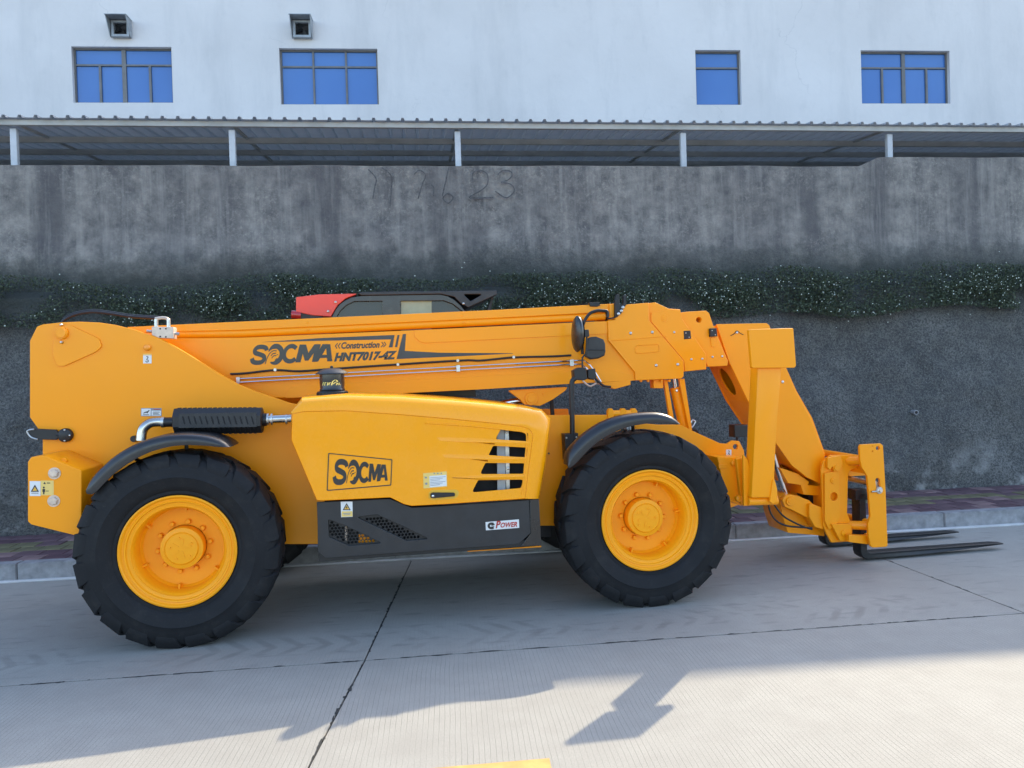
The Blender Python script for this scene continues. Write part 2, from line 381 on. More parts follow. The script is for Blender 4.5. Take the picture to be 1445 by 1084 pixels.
def print_loops(name, groups, y, mat, parent, fr=M, proud=.0016):
    """groups: lists of pixel loops (outline + holes); joined into ONE flat print"""
    bm = bmesh.new()
    for i, g in enumerate(groups):
        me = curve_mesh([loc2(fr, l, y) for l in g], .0008, 0, Matrix.Translation((0, y-proud-.00005*i, 0)))
        bm.from_mesh(me); bpy.data.meshes.remove(me)
    me = bpy.data.meshes.new(name); bm.to_mesh(me); bm.free(); return link(name, me, mat, parent)
def logo(name, quads, y, mat, parent):
    gr = []
    for ch, q in zip('SOCMA', quads):
        for g in GLY[ch]: gr.append([[quad(q, p[0], p[1]) for p in l] for l in g])
    return print_loops(name, gr, y, mat, parent)
def text(name, body, q, y, mat, parent, bold=.0, fr=M, proud=.0018, extra=1.0):
    cu = bpy.data.curves.new('t', 'FONT'); cu.body = body; cu.size = 1; cu.offset = bold; cu.fill_mode = 'BOTH'; cu.resolution_u = 3
    cu.space_character = extra
    ob = bpy.data.objects.new('t', cu); me = bpy.data.meshes.new_from_object(ob); bpy.data.objects.remove(ob); bpy.data.curves.remove(cu)
    xs = [v.co.x for v in me.vertices]; ys = [v.co.y for v in me.vertices]
    x0, x1, y0, y1 = min(xs), max(xs), min(ys), max(ys)
    for v in me.vertices:
        px = quad(q, (v.co.x-x0)/(x1-x0), (v.co.y-y0)/(y1-y0)); v.co = fr.pt(px[0], px[1], y-proud)
    me.materials.clear(); return link(name, me, mat, parent)

# ================================================================== SETTING
ground = link('ground', bpy.data.meshes.new('ground'), EARTH)
bm = bmesh.new(); bmesh.ops.create_grid(bm, x_segments=2, y_segments=2, size=400); bm.to_mesh(ground.data); bm.free()
ground.location.z = -.12; tag(ground, 'bare ground beneath and beyond the concrete road', 'ground', kind='structure')

road = box('road', -60, 60, -30, 8.0, -.1, -.012, JOINT, None, 0); road.rotation_euler.z = G.a
tag(road, 'pale brushed concrete road with dark slab joints, half in shadow', 'road', kind='structure')
def slab(pts):
    me = bpy.data.meshes.new('concrete_slab'); bm = bmesh.new()
    t = [bm.verts.new((x, y, 0)) for x, y in pts]; b = [bm.verts.new((x, y, -.011)) for x, y in pts]
    bm.faces.new(t); n = len(pts)
    for i in range(n): bm.faces.new((t[i], b[i], b[(i+1) % n], t[(i+1) % n]))
    bmesh.ops.recalc_face_normals(bm, faces=bm.faces); bm.to_mesh(me); bm.free(); return link('concrete_slab', me, CONC, road)
J1 = 5.15; g = .006
def tx(k, y):  # transverse joints; the one in view runs a little askew
    b = {0: -.44, 1: 4.33}.get(k, -.44+4.75*k); return b + {0: .075, 1: -.01}.get(k, .0)*(y-J1)*(1.3 if y > J1 else 1.6)
for k in range(-5, 7):
    for (ya, yb) in ((J1, 7.90), (J1-4.3, J1), (J1-8.6, J1-4.3), (J1-13, J1-8.6)):
        jx = [(0, 0)]
        slab([(tx(k, ya)+g, ya+g), (tx(k+1, ya)-g, ya+g), (tx(k+1, yb)-g, yb-g), (tx(k, yb)+g, yb-g)])
# crumbled edges of the joints in view
bm = bmesh.new()
for i in range(230):
    if i % 2: y = random.uniform(2.6, 7.6); x = tx(0 if random.random() < .7 else 1, y); rx, ry = random.uniform(.003, .012), random.uniform(.01, .05)
    else: x = random.uniform(-3.2, 4.6); y = J1; rx, ry = random.uniform(.01, .08), random.uniform(.003, .011)
    c = (x+random.uniform(-.006, .006), y+random.uniform(-.006, .006), .0012+.000005*i); n = 8
    bm.faces.new([bm.verts.new((c[0]+rx*random.uniform(.6, 1.2)*math.cos(a*math.tau/n), c[1]+ry*random.uniform(.6, 1.2)*math.sin(a*math.tau/n), c[2])) for a in range(n)])
o = done('joint_chipping', bm, JOINT, road); o['kind'] = 'stuff'
gs = box('gutter_strip', -60, 60, 7.92, 8.0, -.02, .004, GUTL, road, 0)
# yellow dash at the bottom edge of the picture
ym = bmesh.new(); ym.faces.new([ym.verts.new(p) for p in ((-1.6, 3.50, .003), (.54, 3.50, .003), (.55, 3.655, .003), (-1.6, 3.668, .003))])
done('lane_marking', ym, YLINE, road)

# kerb stones
kerb = empty('kerb', (0, 0, 0), G.a); tag(kerb, 'grey granite kerb of long stones between road and pavement', 'kerb', kind='structure')
bm = bmesh.new(); L = 1.22; box_bm(bm, (0, 8.075, .055), (L-.006, .15, .21)); bmesh.ops.bevel(bm, geom=bm.edges[:], offset=.008, segments=2, affect='EDGES')
kx = G.pt(1333, 738, 8.0).x
bme = bpy.data.meshes.new('kerb_stone'); bm.to_mesh(bme); bm.free(); smooth(bme); bme.materials.append(KERB)
for i in range(-16, 14):
    o = link('kerb_stone', bme, None, kerb); o.location = (kx+L*(i+.5), random.uniform(-.004, .004), random.uniform(-.003, .002))

# pavement
pave = box('pavement', -60, 60, 8.15, 9.75, 0, .128, JOINT, None, 0); pave.rotation_euler.z = G.a
tag(pave, 'pavement of purple and olive tiles along the foot of the wall', 'pavement', kind='structure')
T = .25
tmes = {}
for mt in (TP, TP2, TPK, TO):
    bm = bmesh.new(); box_bm(bm, (0, 0, 0), (T-.008, T*.96-.008, .03)); bmesh.ops.bevel(bm, geom=[e for e in bm.edges if all(v.co.z > 0 for v in e.verts)], offset=.005, segments=1, affect='EDGES')
    me = bpy.data.meshes.new('paving_tile'); bm.to_mesh(me); bm.free(); me.materials.append(mt); tmes[mt.name] = me
rest = bmesh.new(); rows = 6; TW = T*.96
far_bits = []
def tilemat(c, rw):
    n = noise.noise(Vector((c*.31, rw*.7, 3.1)))
    if rw in (2, 3) and n > -.18: return TO
    n2 = noise.noise(Vector((c*.9, rw*1.3, 9.))) + random.uniform(-.25, .25)
    return TP if n2 < 0.05 else (TP2 if n2 < .22 else TPK)
for c in range(-100, 100):
    for rw in range(rows):
        x = (c+(.5 if rw % 2 else 0))*T; y = 8.16+TW*(rw+.5)
        vis = (-5.2 < x < -3.0) or (2.55 < x < 8.6)
        zz = .137+random.uniform(-.002, .004)
        mt = tilemat(c, rw)
        if vis:
            o = link('paving_tile', tmes[mt.name], None, pave); o.location = (x, y, zz-.0); o.rotation_euler = (random.uniform(-.012, .012), random.uniform(-.012, .012), random.uniform(-.01, .01))
        else: far_bits.append((x, y, zz, mt))
mats4 = [TP, TP2, TPK, TO]
for x, y, zz, mt in far_bits:
    vs = box_bm(rest, (x, y, zz), (T-.008, TW-.008, .03))
    for f in {f for v in vs for f in v.link_faces}: f.material_index = mats4.index(mt)
o = done('tile_paving', rest, mats4, pave); o['kind'] = 'stuff'

# retaining wall: rough sprayed lower face, ledge, smoother upper wall
YU = 10.2
ztop = G.pt(640, 234, YU).z; ztop2 = G.pt(1340, 222, YU).z
xs0, xs1 = G.pt(1212, 233, YU).x, G.pt(1240, 224, YU).x
ZL = G.pt(722, 415, 10.0).z
WALL = m_wall(G.pt(722, 372, YU).z, ztop)
ret = empty('retaining_wall', (0, 0, 0), G.a)
tag(ret, 'tall dark grey stained concrete retaining wall behind the machine', 'retaining wall')
def sheet(name, x0, x1, dx, prof, disp, mat, parent):
    """profile rows (y, z) swept along x with noise displacement"""
    xs = []; x = x0
    while x <= x1: xs.append(x); x += dx if -6 < x < 10 else dx*6
    V, Fc = [], []
    for x in xs:
        for j, (y, z) in enumerate(prof): V.append(disp(x, y, z))
    n = len(prof)
    for i in range(len(xs)-1):
        for j in range(n-1): a = i*n+j; Fc.append((a, a+n, a+n+1, a+1))
    me = bpy.data.meshes.new(name); me.from_pydata(V, [], Fc); me.update(); smooth(me, 180); return link(name, me, mat, parent)
prof = [(9.70+(10.02-9.70)*(k/56), .10+(ZL-.10)*(k/56)) for k in range(57)]+[(10.02+.02*k, ZL+.01*k) for k in range(1, 11)]
def dl(x, y, z):
    v = Vector((x*.9, z*.9, 1.7)); n = noise.fractal(v, .9, 2.1, 4)*.10 + noise.noise(Vector((x*7, z*7, .3)))*.014 + noise.noise(Vector((x*16, z*16, 2.3)))*.007
    if z > ZL-.35: z += .14*noise.noise(Vector((x*.8, 4.2, 0)))*min(1, (z-(ZL-.35))/.3)
    damp = min(1, (z-.1)/.3) if z < .4 else 1
    return (x, y-n*damp-.03, z)
sheet('sprayed_face', -26, 30, .045, prof, dl, WALL, ret)
prof = [(YU, ZL-.1+(ztop-ZL+.1)*k/30) for k in range(31)]
def du(x, y, z):
    t = max(0, min(1, (x-xs0)/(xs1-xs0))); k = (z-(ZL-.1))/(ztop-ZL+.1); z = z+(ztop2-ztop)*t*k
    lo = max(0, 1-k*1.7)
    return (x, y-.012*noise.noise(Vector((x*1.5, z*1.5, 5)))-lo*.10*(.5+noise.noise(Vector((x*1.1, z*1.6, 8))))-lo*.012*noise.noise(Vector((x*9, z*9, 8))), z-(.012*noise.noise(Vector((x*1.2, 0, 5))) if k > .99 else 0))
sheet('upper_wall', -26, 30, .06, prof, du, WALL, ret)
bm = bmesh.new()
for a, b, zt in ((-26, xs0, ztop), (xs1, 30, ztop2)): box_bm(bm, ((a+b)/2, YU+.18, (4.4+zt-.014)/2), (b-a, .30, zt-.014-4.4))
v = [bm.verts.new((x, y, z)) for y in (YU+.03, YU+.33) for x, z in ((xs0, 4.4), (xs1, 4.4), (xs1, ztop2-.014), (xs0, ztop-.014))]
for f in ((0, 1, 2, 3), (7, 6, 5, 4), (3, 2, 6, 7)): bm.faces.new([v[i] for i in f])
done('wall_core', bm, WALL, ret)
# a drain stub and its pale lime run on the sprayed face
for (x, y, rr) in ((1290, 582, .035), (972, 596, .0)):
    if rr:
        q = G.pt(x, y, 9.78); bm = bmesh.new()
        lathe_bm(bm, [(.022, q.y+.1), (.022, q.y-.05), (.034, q.y-.05), (.034, q.y+.12)], q.x, q.z, 16); done('weep_pipe', bm, KERB, ret)
# faint scrawled figures
gs = 5.558
strokes = [[(110, 80), (170, 150), (160, 220), (145, 310)], [(215, 65), (290, 130), (290, 240), (280, 370)], [(470, 120), (510, 85), (560, 125), (535, 190), (500, 310)],
           [(740, 65), (715, 180), (690, 290)], [(735, 262), (775, 300), (735, 345), (695, 305), (733, 264)], [(600, 200), (622, 220), (620, 290)],
           [(925, 170), (930, 110), (980, 85), (1040, 115), (1045, 190), (1000, 240), (900, 300), (1000, 300), (1090, 300)],
           [(1125, 120), (1165, 88), (1225, 95), (1235, 130), (1200, 165), (1150, 180), (1225, 195), (1255, 240), (1225, 285), (1180, 300), (1105, 250)]]
SCR = plain('faded_scrawl', (.10, .096, .096), .95, 0, 0, .4, 30)
print_loops('scrawled_number', [[crop(500, 225, gs, ribbon(sm2(s), 10))] for s in strokes], YU-.035, SCR, ret, G, .004)

yard = box('raised_ground', -40, 45, YU+.33, 40, .1, 4.5, GUT, None, 0); yard.rotation_euler.z = G.a  # top made pale to bounce light up under the canopy
tag(yard, 'higher ground level held behind the retaining wall', 'ground', kind='structure')

# plants with tiny white flowers on the ledge
def plants():
    V, Fc, mi = [], [], []
    rng = random.Random(3)
    def dens(x): return .72+.6*noise.noise(Vector((x*.5, 7.7, 0)))
    def leaf(c, s, m):
        a = Vector((rng.gauss(0, 1), rng.gauss(0, 1), rng.gauss(0, 1))).normalized(); b = a.cross(Vector((rng.gauss(0, 1), rng.gauss(0, 1), rng.gauss(0, 1)))).normalized()
        i = len(V); V.extend([tuple(c-a*s), tuple(c+b*s*.45), tuple(c+a*s), tuple(c-b*s*.45)]); Fc.append((i, i+1, i+2, i+3)); mi.append(m)
    n = 0
    while n < 90000:
        x = rng.uniform(-7, 10); d = dens(x)
        h = rng.uniform(-.38, .26)+.20*noise.noise(Vector((x*.75, 3.3, 1)))+.07
        z = ZL-.08+h
        cl = noise.noise(Vector((x*1.6, z*2.6, 4)))
        if rng.random() > d*(1-1.2*abs(h+.03))*(1+2.4*cl)+.02: continue
        zz = min(z, ZL+.42); k = max(0, min(1, zz/ZL)); yy = 9.7+.32*k if zz < ZL else 10.05+(zz-ZL)*.25
        c = Vector((x, yy-.05-abs(rng.gauss(0, .07))*(1+cl)-.05, zz)); n += 1
        leaf(c, rng.uniform(.007, .022), 0 if rng.random() < .6 else 1)
    for _ in range(3600):
        x = rng.uniform(-7, 10); z = ZL-.10+rng.gauss(0, .16)+.20*noise.noise(Vector((x*.75, 3.3, 1)))
        if rng.random() > (dens(x)-.1)*(.5+2.0*noise.noise(Vector((x*1.6, z*2.6, 4)))): continue
        zz = z; k = max(0, min(1, zz/ZL)); yy = 9.7+.32*k if zz < ZL else 10.05+(zz-ZL)*.25
        c0 = Vector((x, yy-.22-abs(rng.gauss(0, .04)), zz)); s = rng.uniform(.003, .0105)
        for q in range(2):
            i = len(V); r = rng.uniform(0, 3)
            V.extend([tuple(c0+Vector((s*math.cos(r+t*math.pi/2), rng.uniform(-.004, .004)-.002*q, s*math.sin(r+t*math.pi/2)))) for t in range(4)]); Fc.append((i, i+1, i+2, i+3)); mi.append(2)
    me = bpy.data.meshes.new('trailing_plants'); me.from_pydata(V, [], Fc); me.polygons.foreach_set('material_index', mi); me.update()
    o = link('trailing_plants', me, [plain('leaf_dark', (.034, .050, .026), .6), plain('leaf_grey', (.068, .092, .048), .6), plain('petal_white', (.50, .55, .49), .6)])
    o.rotation_euler.z = G.a
    tag(o, 'dark trailing plants dotted with tiny white flowers on the wall ledge', 'plants', kind='stuff')
plants()

# canopy over the yard
can = empty('canopy', (0, 0, 0), G.a); tag(can, 'long low corrugated metal canopy on white posts behind the wall top', 'canopy')
YC = 10.45
ZC = G.pt(0, 178, YC).z; ZCr = G.pt(1445, 187, YC).z
SL = .10
bm = bmesh.new(); P = .19; XA, XB = -14, 20
x = XA; prev = None; pr = []
while x < XB:
    for dx, dz in ((0, 0), (.135, 0), (.146, .034), (.178, .034)): pr.append((x+dx, dz))
    x += P
for thick in (0,):
    rows_ = [[bm.verts.new((px_, y, ZC+.075+dz+thick+SL*(y-YC))) for px_, dz in pr] for y in (YC-.16, 15.9)]
    for i in range(len(pr)-1): bm.faces.new((rows_[0][i], rows_[0][i+1], rows_[1][i+1], rows_[1][i]))
mt, t, p = new_mat('translucent_sheet'); co = coords(t)
p.inputs['Roughness'].default_value = .6
t.links.new(ramp(t, noise_tex(t, 1.5, 5, .6, co), ((.3, (.30, .31, .32)), (.7, (.40, .41, .42)))), p.inputs['Base Color'])
tl = N(t, 'ShaderNodeBsdfTranslucent'); tl.inputs[0].default_value = (.42, .45, .47, 1); mx = N(t, 'ShaderNodeMixShader'); mx.inputs[0].default_value = .14  # translucency added to brighten the underside of the canopy
t.links.new(p.outputs[0], mx.inputs[1]); t.links.new(tl.outputs[0], mx.inputs[2]); t.links.new(mx.outputs[0], t.nodes['Material Output'].inputs[0])
done('roof_sheet', bm, mt, can, 20)
box('fascia_beam', XA, XB, YC-.09, YC-.03, ZC-.012, ZC+.056, FASC, can, .003)
for k, yy in enumerate((.9, 1.8, 2.7, 3.6, 4.5)):
    zz = ZC+SL*yy; box('purlin', XA, XB, YC+yy, YC+yy+.05, zz-.02, zz+.06, FASC, can, .002)
for px_ in (20, 328, 646, 964, 1255):
    q = G.pt(px_, 205, YC); wd = .078/2
    box('post', q.x-wd, q.x+wd, YC-.02, YC+.045, 4.5, ZC-.035, POST, can, .004)
    bm = bmesh.new(); mt = Matrix.Rotation(math.atan(SL), 3, 'X'); box_bm(bm, (q.x, YC+2.8, ZC+SL*2.8+.045), (.04, 5.4, .03), mt); done('rafter', bm, FASC, can)
# building
bld = empty('white_building', (0, 0, 0), B.a); tag(bld, 'white rendered building with four blue glass windows above the canopy', 'building')
YB = 16.0; HB = 11.2
wins = [((102, 66), (243, 66), (243, 145), (102, 145)), ((394, 68), (533, 69), (534, 148), (396, 147)), ((981, 70.5), (1045, 71), (1046.5, 148), (983, 148)), ((1214, 71), (1339, 72), (1342, 146.5), (1217, 146))]
holes = []
WR = []
for q in wins:
    p = loc2(B, q, YB); x0 = (p[0].x+p[3].x)/2; x1 = (p[1].x+p[2].x)/2; z1 = (p[0].y+p[1].y)/2; z0 = (p[2].y+p[3].y)/2
    WR.append((x0, x1, z0, z1)); holes.append([(x0, z0), (x1, z0), (x1, z1), (x0, z1)])
me = curve_mesh([[(-22, 4.4), (34, 4.4), (34, HB), (-22, HB)]]+holes, .28, 0, Matrix.Translation((0, YB+.14, 0))); link('wall', me, FAC, bld)
box('rear_block', -22, 34, YB+.29, 30, 4.4, HB-.05, FAC, bld, 0)
box('parapet_cap', -22.1, 34.1, YB-.06, YB+.3, HB, HB+.12, FAC, bld, .01)
box('corner_return', -22, -21.7, YB+.28, 30, 4.4, HB-.04, FAC, bld, 0)
def window(r, kind):
    x0, x1, z0, z1 = r; fw = .035; y = YB+.09
    tr = z0+(z1-z0)*.70
    bm = bmesh.new()
    def bar(a, b, c, d, dy=0): box_bm(bm, ((a+b)/2, y+.03+dy, (c+d)/2), (b-a, .06, d-c))
    bar(x0+.002, x1-.002, z0+.002, z0+fw); bar(x0+.002, x1-.002, z1-fw, z1-.002); bar(x0+.002, x0+fw, z0+fw, z1-fw); bar(x1-fw, x1-.002, z0+fw, z1-fw)
    bar(x0+fw, x1-fw, tr-fw/2, tr+fw/2, -.003)
    mid = (x0+x1)/2; W = x1-x0; panes = []
    if kind == 4:
        bar(mid-.04, mid+.04, z0+fw, z1-fw, -.006)
        for a, b in ((x0+fw, mid-.04), (mid+.04, x1-fw)):
            h = a+(b-a)*(.52 if a < mid else .52); bar(h-.022, h+.022, z0+fw, tr-fw/2, -.009)
            panes += [(a, h-.02, z0+fw, tr-fw/2), (h+.02, b, z0+fw, tr-fw/2), (a, b, tr+fw/2, z1-fw)]
    elif kind == 3:
        c1, c2 = x0+W*.335, x0+W*.67
        for c_ in (c1, c2): bar(c_-.018, c_+.018, z0+fw, z1-fw, -.006)
        for a, b in ((x0+fw, c1-.018), (c1+.018, c2-.018), (c2+.018, x1-fw)): panes += [(a, b, z0+fw, tr-fw/2), (a, b, tr+fw/2, z1-fw)]
    else: panes = [(x0+fw, x1-fw, z0+fw, tr-fw/2), (x0+fw, x1-fw, tr+fw/2, z1-fw)]
    wo = done('window', bm, WFR, bld, 20)
    for a, b, c, d in panes:
        bm = bmesh.new(); box_bm(bm, ((a+b)/2, y+.03, (c+d)/2), (b-a-.002, .008, d-c-.002), Matrix.Rotation(random.uniform(-.006, .006), 3, 'X')); done('pane', bm, WGL, wo)
for r, k in zip(WR, (4, 3, 1, 4)): window(r, k)
# exhaust hoods above the two left windows
for pts in (((146, 22), (187, 24), (186, 54), (157, 54)), ((407, 22), (442, 24), (441, 55), (412, 55))):
    p = loc2(B, pts, YB-.25); a = B.pt(*pts[0], YB-.25); b = B.pt(*pts[1], YB-.25)
    e = B.pt(pts[3][0]+1, pts[3][1]-1, YB); f_ = B.pt(pts[1][0], pts[2][1]-2, YB)
    x0, x1 = e.x, f_.x-.012; z0, z1 = e.z-.02, a.z-.0; D = .31
    bm = bmesh.new(); t_ = .012
    def poly(vs):
        bm.faces.new([bm.verts.new(q) for q in vs])
    for xx in (x0, x1):
        o1 = [(xx, YB-.02, z0), (xx, YB-.02, z1), (xx, YB-D, z1), (xx, YB-.10, z0)]
        o2 = [(q[0]+t_, q[1], q[2]) for q in o1]
        poly(o1); poly(o2[::-1])
        for i in range(4): poly([o1[i], o1[(i+1) % 4], o2[(i+1) % 4], o2[i]])
    box_bm(bm, ((x0+x1+t_)/2, YB-D/2-.01, z1+.004), (x1-x0+t_+.02, D, .012))
    hood_ = done('exhaust_hood', bm, GALV, bld, 20)
    bm = bmesh.new(); fw = .045
    for (u0, u1, w0, w1) in ((x0+.03, x1-.015, z0, z0+fw), (x0+.03, x1-.015, z1-fw-.02, z1-.02), (x0+.03, x0+.03+fw, z0+fw, z1-fw-.02), (x1-.015-fw, x1-.015, z0+fw, z1-fw-.02)):
        box_bm(bm, ((u0+u1)/2, YB-.05, (w0+w1)/2), (u1-u0, .10, w1-w0))
    done('fan_frame', bm, GALV, hood_, 20)
    box('fan_recess', x0+.03+fw, x1-.015-fw, YB-.02, YB-.005, z0+fw, z1-fw-.02, DARK, hood_, 0)
    bm = bmesh.new(); cx_, cz_ = (x0+x1)/2+.01, (z0+z1)/2
    for k in range(4):
        a_ = k*math.pi/2+.4; box_bm(bm, (cx_+.09*math.cos(a_), YB-.04, cz_+.09*math.sin(a_)), (.16, .008, .07), Matrix.Rotation(-a_, 3, 'Y') @ Matrix.Rotation(.5, 3, 'X'))
    done('fan_blade', bm, BLK, hood_)

# ================================================================== MACHINE
TH = empty('telehandler', M.o, M.a)
tag(TH, 'large yellow telescopic handler with black tyres and lowered forks, parked on the road', 'telehandler')

# ---- wheels
HUBZ = .685
def lug(bm, a, side, W):
    s = 1 if side == 0 else -1; y0 = 0 if side == 0 else W
    path = [(.600, .012, -.03, .11), (.625, .010, -.022, .118), (.662, .020, -.01, .125), (.690, .042, .005, .126), (.699, .075, .025, .120), (.702, .15, .09, .10), (.703, .255, .17, .08)]
    ringp = []
    for r, y, da, hw in path:
        yy = y0+s*y; base = r-.022 if y > .03 else r; yb = yy if y > .03 else yy+s*.02
        aa = a+da*(1 if side == 0 else 1)
        ringp.append([bm.verts.new((rr*math.cos(q), yv, rr*math.sin(q))) for (rr, q, yv) in
            ((base, aa-hw*1.06, yb), (r, aa-hw*.94, yy), (r, aa+hw*.94, yy), (base, aa+hw*1.06, yb))])
    for u, v in zip(ringp, ringp[1:]):
        for k in range(3): bm.faces.new((u[k], u[k+1], v[k+1], v[k]))
    bm.faces.new(ringp[0]); bm.faces.new(ringp[-1][::-1])
W = .46
def tyre_mesh():
    bm = bmesh.new()
    prof = [(.375, .075), (.392, .05), (.41, .036), (.43, .036), (.437, .028), (.47, .012), (.52, .002), (.528, -.002), (.536, .002), (.565, .006), (.61, .014), (.650, .032), (.674, .065), (.682, .12), (.684, W/2)]
    prof = prof+[(r, W-y) for r, y in prof[-2::-1]]
    lathe_bm(bm, prof, 0, 0, 96)
    n = 20
    for k in range(n):
        lug(bm, 2*math.pi*k/n, 0, W); lug(bm, 2*math.pi*(k+.5)/n, 1, W)
    me = bpy.data.meshes.new('tyre'); bmesh.ops.recalc_face_normals(bm, faces=bm.faces); bm.to_mesh(me); bm.free(); smooth(me, 32); me.materials.append(RUB); return me
def rim_mesh():
    bm = bmesh.new()
    prof = [(.375, .08), (.398, .045), (.398, .030), (.388, .024), (.380, .030), (.374, .044), (.362, .046), (.358, .040), (.350, .042), (.344, .058), (.322, .062), (.316, .058), (.308, .070), (.300, .085), (.296, .20), (.28, .225), (.16, .235), (.155, .235)]
    lathe_bm(bm, prof, 0, 0, 72)
    lathe_bm(bm, [(.155, .235), (.155, .26), (.10, .28), (0, .30)], 0, 0, 48)
    for k in range(6):   # gussets
        a = 2*math.pi*k/6+.5
        box_bm(bm, (.29*math.cos(a), .19, .29*math.sin(a)), (.05, .05, .012), Matrix.Rotation(-a, 3, 'Y'))
    me = bpy.data.meshes.new('rim'); bmesh.ops.recalc_face_normals(bm, faces=bm.faces); bm.to_mesh(me); bm.free(); smooth(me, 30); me.materials.append(YELD); return me
def hub_mesh():
    bm = bmesh.new()
    lathe_bm(bm, [(.150, .24), (.150, .150), (.146, .142), (.118, .136), (.114, .128), (.110, .125), (.108, .128), (.09, .127), (.02, .124), (0, .124)], 0, 0, 48)
    for k in range(5):
        a = 2*math.pi*k/5+.6; lathe_bm(bm, [(0, .118), (.008, .119), (.009, .128)], .078*math.cos(a), .078*math.sin(a), 8)
    for a in (.4, 1.5, 2.7, 3.9, 5.1):
        box_bm(bm, (.045*math.cos(a), .124, .045*math.sin(a)), (.05, .006, .014), Matrix.Rotation(-a, 3, 'Y'))
    me = bpy.data.meshes.new('hub'); bmesh.ops.recalc_face_normals(bm, faces=bm.faces); bm.to_mesh(me); bm.free(); smooth(me, 30); me.materials.append(YELD); return me
def nut_mesh():
    bm = bmesh.new(); lathe_bm(bm, [(0, .205), (.013, .205), (.0165, .209), (.0165, .236)], 0, 0, 10); lathe_bm(bm, [(.021, .228), (.021, .236)], 0, 0, 12)
    me = bpy.data.meshes.new('wheel_nut'); bmesh.ops.recalc_face_normals(bm, faces=bm.faces); bm.to_mesh(me); bm.free(); smooth(me, 30); me.materials.append(YELD); return me
TYM, RIM, HUBM, NUTM = tyre_mesh(), rim_mesh(), hub_mesh(), nut_mesh()
pr_ = M.pt(251, 779, .03); pf_ = M.pt(918, 731.5, .03)
def wheel(x, y, flip, rot, full=True):
    wd = empty('wheel', (x, y, HUBZ)); wd.parent = TH
    if flip: wd.rotation_euler = (0, 0, math.pi)
    wh = link('tyre', TYM, None, wd); wh.rotation_euler = (0, rot, 0)
    rm = link('rim', RIM, None, wd); rm.rotation_euler = (0, rot*.7, 0)
    link('hub', HUBM, None, wd).rotation_euler = (0, rot, 0)
    if full:
        for k in range(10):
            n = link('wheel_nut', NUTM, None, wd); a = 2*math.pi*k/10+rot; n.location = (.182*math.cos(a), 0, .182*math.sin(a))
wheel(pr_.x, 0, False, .13); wheel(pf_.x, 0, False, .55)
wheel(pr_.x+.17, 2.44, True, .2); wheel(pf_.x, 2.44, True, .9)
RX, FX = pr_.x, pf_.x
for nm, X in (('rear_axle', RX), ('front_axle', FX)):
    tube(nm, [(X, .24, HUBZ), (X, .5, HUBZ), (X, .9, HUBZ), (X, 1.22, HUBZ), (X, 1.5, HUBZ), (X, 1.95, HUBZ), (X, 2.2, HUBZ)], [.12, .12, .12, .2, .12, .12, .12], BLK, TH, 20)

# ---- rear mast frame
FRM = [(42, 481), (52, 461), (60, 458), (87, 455), (112, 454), (140, 455.2), (162, 458.5), (189, 465), (224, 477), (249, 490), (274, 505), (309, 527), (336, 542), (360, 552), (410, 569), (470, 580), (470, 768), (130, 768), (125, 720), (60, 700), (60, 621), (53.5, 605), (42, 589)]
plate('mast_side_plate', FRM, .585, .035, YEL, TH, r=.02, bevel=.005)
me = curve_mesh([rnd(loc2(M, FRM, .585), .02)], .035, .005, Matrix.Translation((0, 1.85, 0))); smooth(me); link('mast_side_plate', me, YEL, TH)
rb = loc2(M, [(60, 620), (470, 620), (470, 760), (130, 760), (60, 700)], .6)
me = curve_mesh([rb], 1.2, .0, Matrix.Translation((0, 1.235, 0))); link('chassis_box', me, YEL, TH)
plate('pivot_plate', [(96, 457.5), (139.5, 478), (143.5, 489), (134.5, 497), (90, 517), (80, 516.5), (74, 499), (77, 462)], .571, .014, YEL, TH, r=.025, bevel=.003)
disc('pivot_pin', 85.5, 470, .046, .545, .03, YEL, TH, 28); disc('pin_cap', 85.5, 470, .036, .538, .01, YEL, TH, 28)
disc('grease_nipple', 86, 458.5, .010, .556, .02, STEEL, TH, 10, .01); disc('grease_nipple', 86.5, 483, .012, .556, .02, STEEL, TH, 10, .01)
disc('side_marker', 207, 490.5, .026, .565, .02, AMB, TH, 20, .012)
# counterweight box
CW = [(39, 652), (44, 645), (63, 643), (70, 646), (115, 664), (115, 757), (107, 756), (44, 740.5), (39, 736)]
cwo = plate('rear_counterweight', CW, .15, .43, YEL, TH, r=.018, bevel=.006)
plate('counterweight_flange', [(60, 641), (70, 641), (133, 655), (133, 756), (60, 744)], .5, .08, YEL, TH, r=.01)
hexbolt('counterweight_bolt', 77, 668, .033, .15, ZINC, TH); hexbolt('counterweight_bolt', 76, 707, .033, .15, ZINC, TH)
disc('lifting_eye', 90, 650, .02, .2, .03, YEL, TH, 12)
# rear lamp arm on its ball joint
plate('lamp_arm', [(43, 605), (79, 606.5), (82, 611), (82, 618), (79, 621), (46, 620), (39, 614)], .545, .03, BLK, TH, r=.008)
ptube('arm_wire', [(53, 620), (44, 617), (38.5, 610), (41, 607), (48, 606)], .54, .006, STEEL, TH, 5)
disc('ball_joint', 91, 614.5, .052, .55, .035, BLK, TH, 28, .012)
for a, b in ((91, 607), (91, 622), (98, 614.5)): disc('joint_screw', a, b, .008, .545, .01, STEEL, TH, 8, .004)
ptube('joint_neck', [(80, 614, .56), (86, 614.5, .56)], .56, .018, BLK, TH)
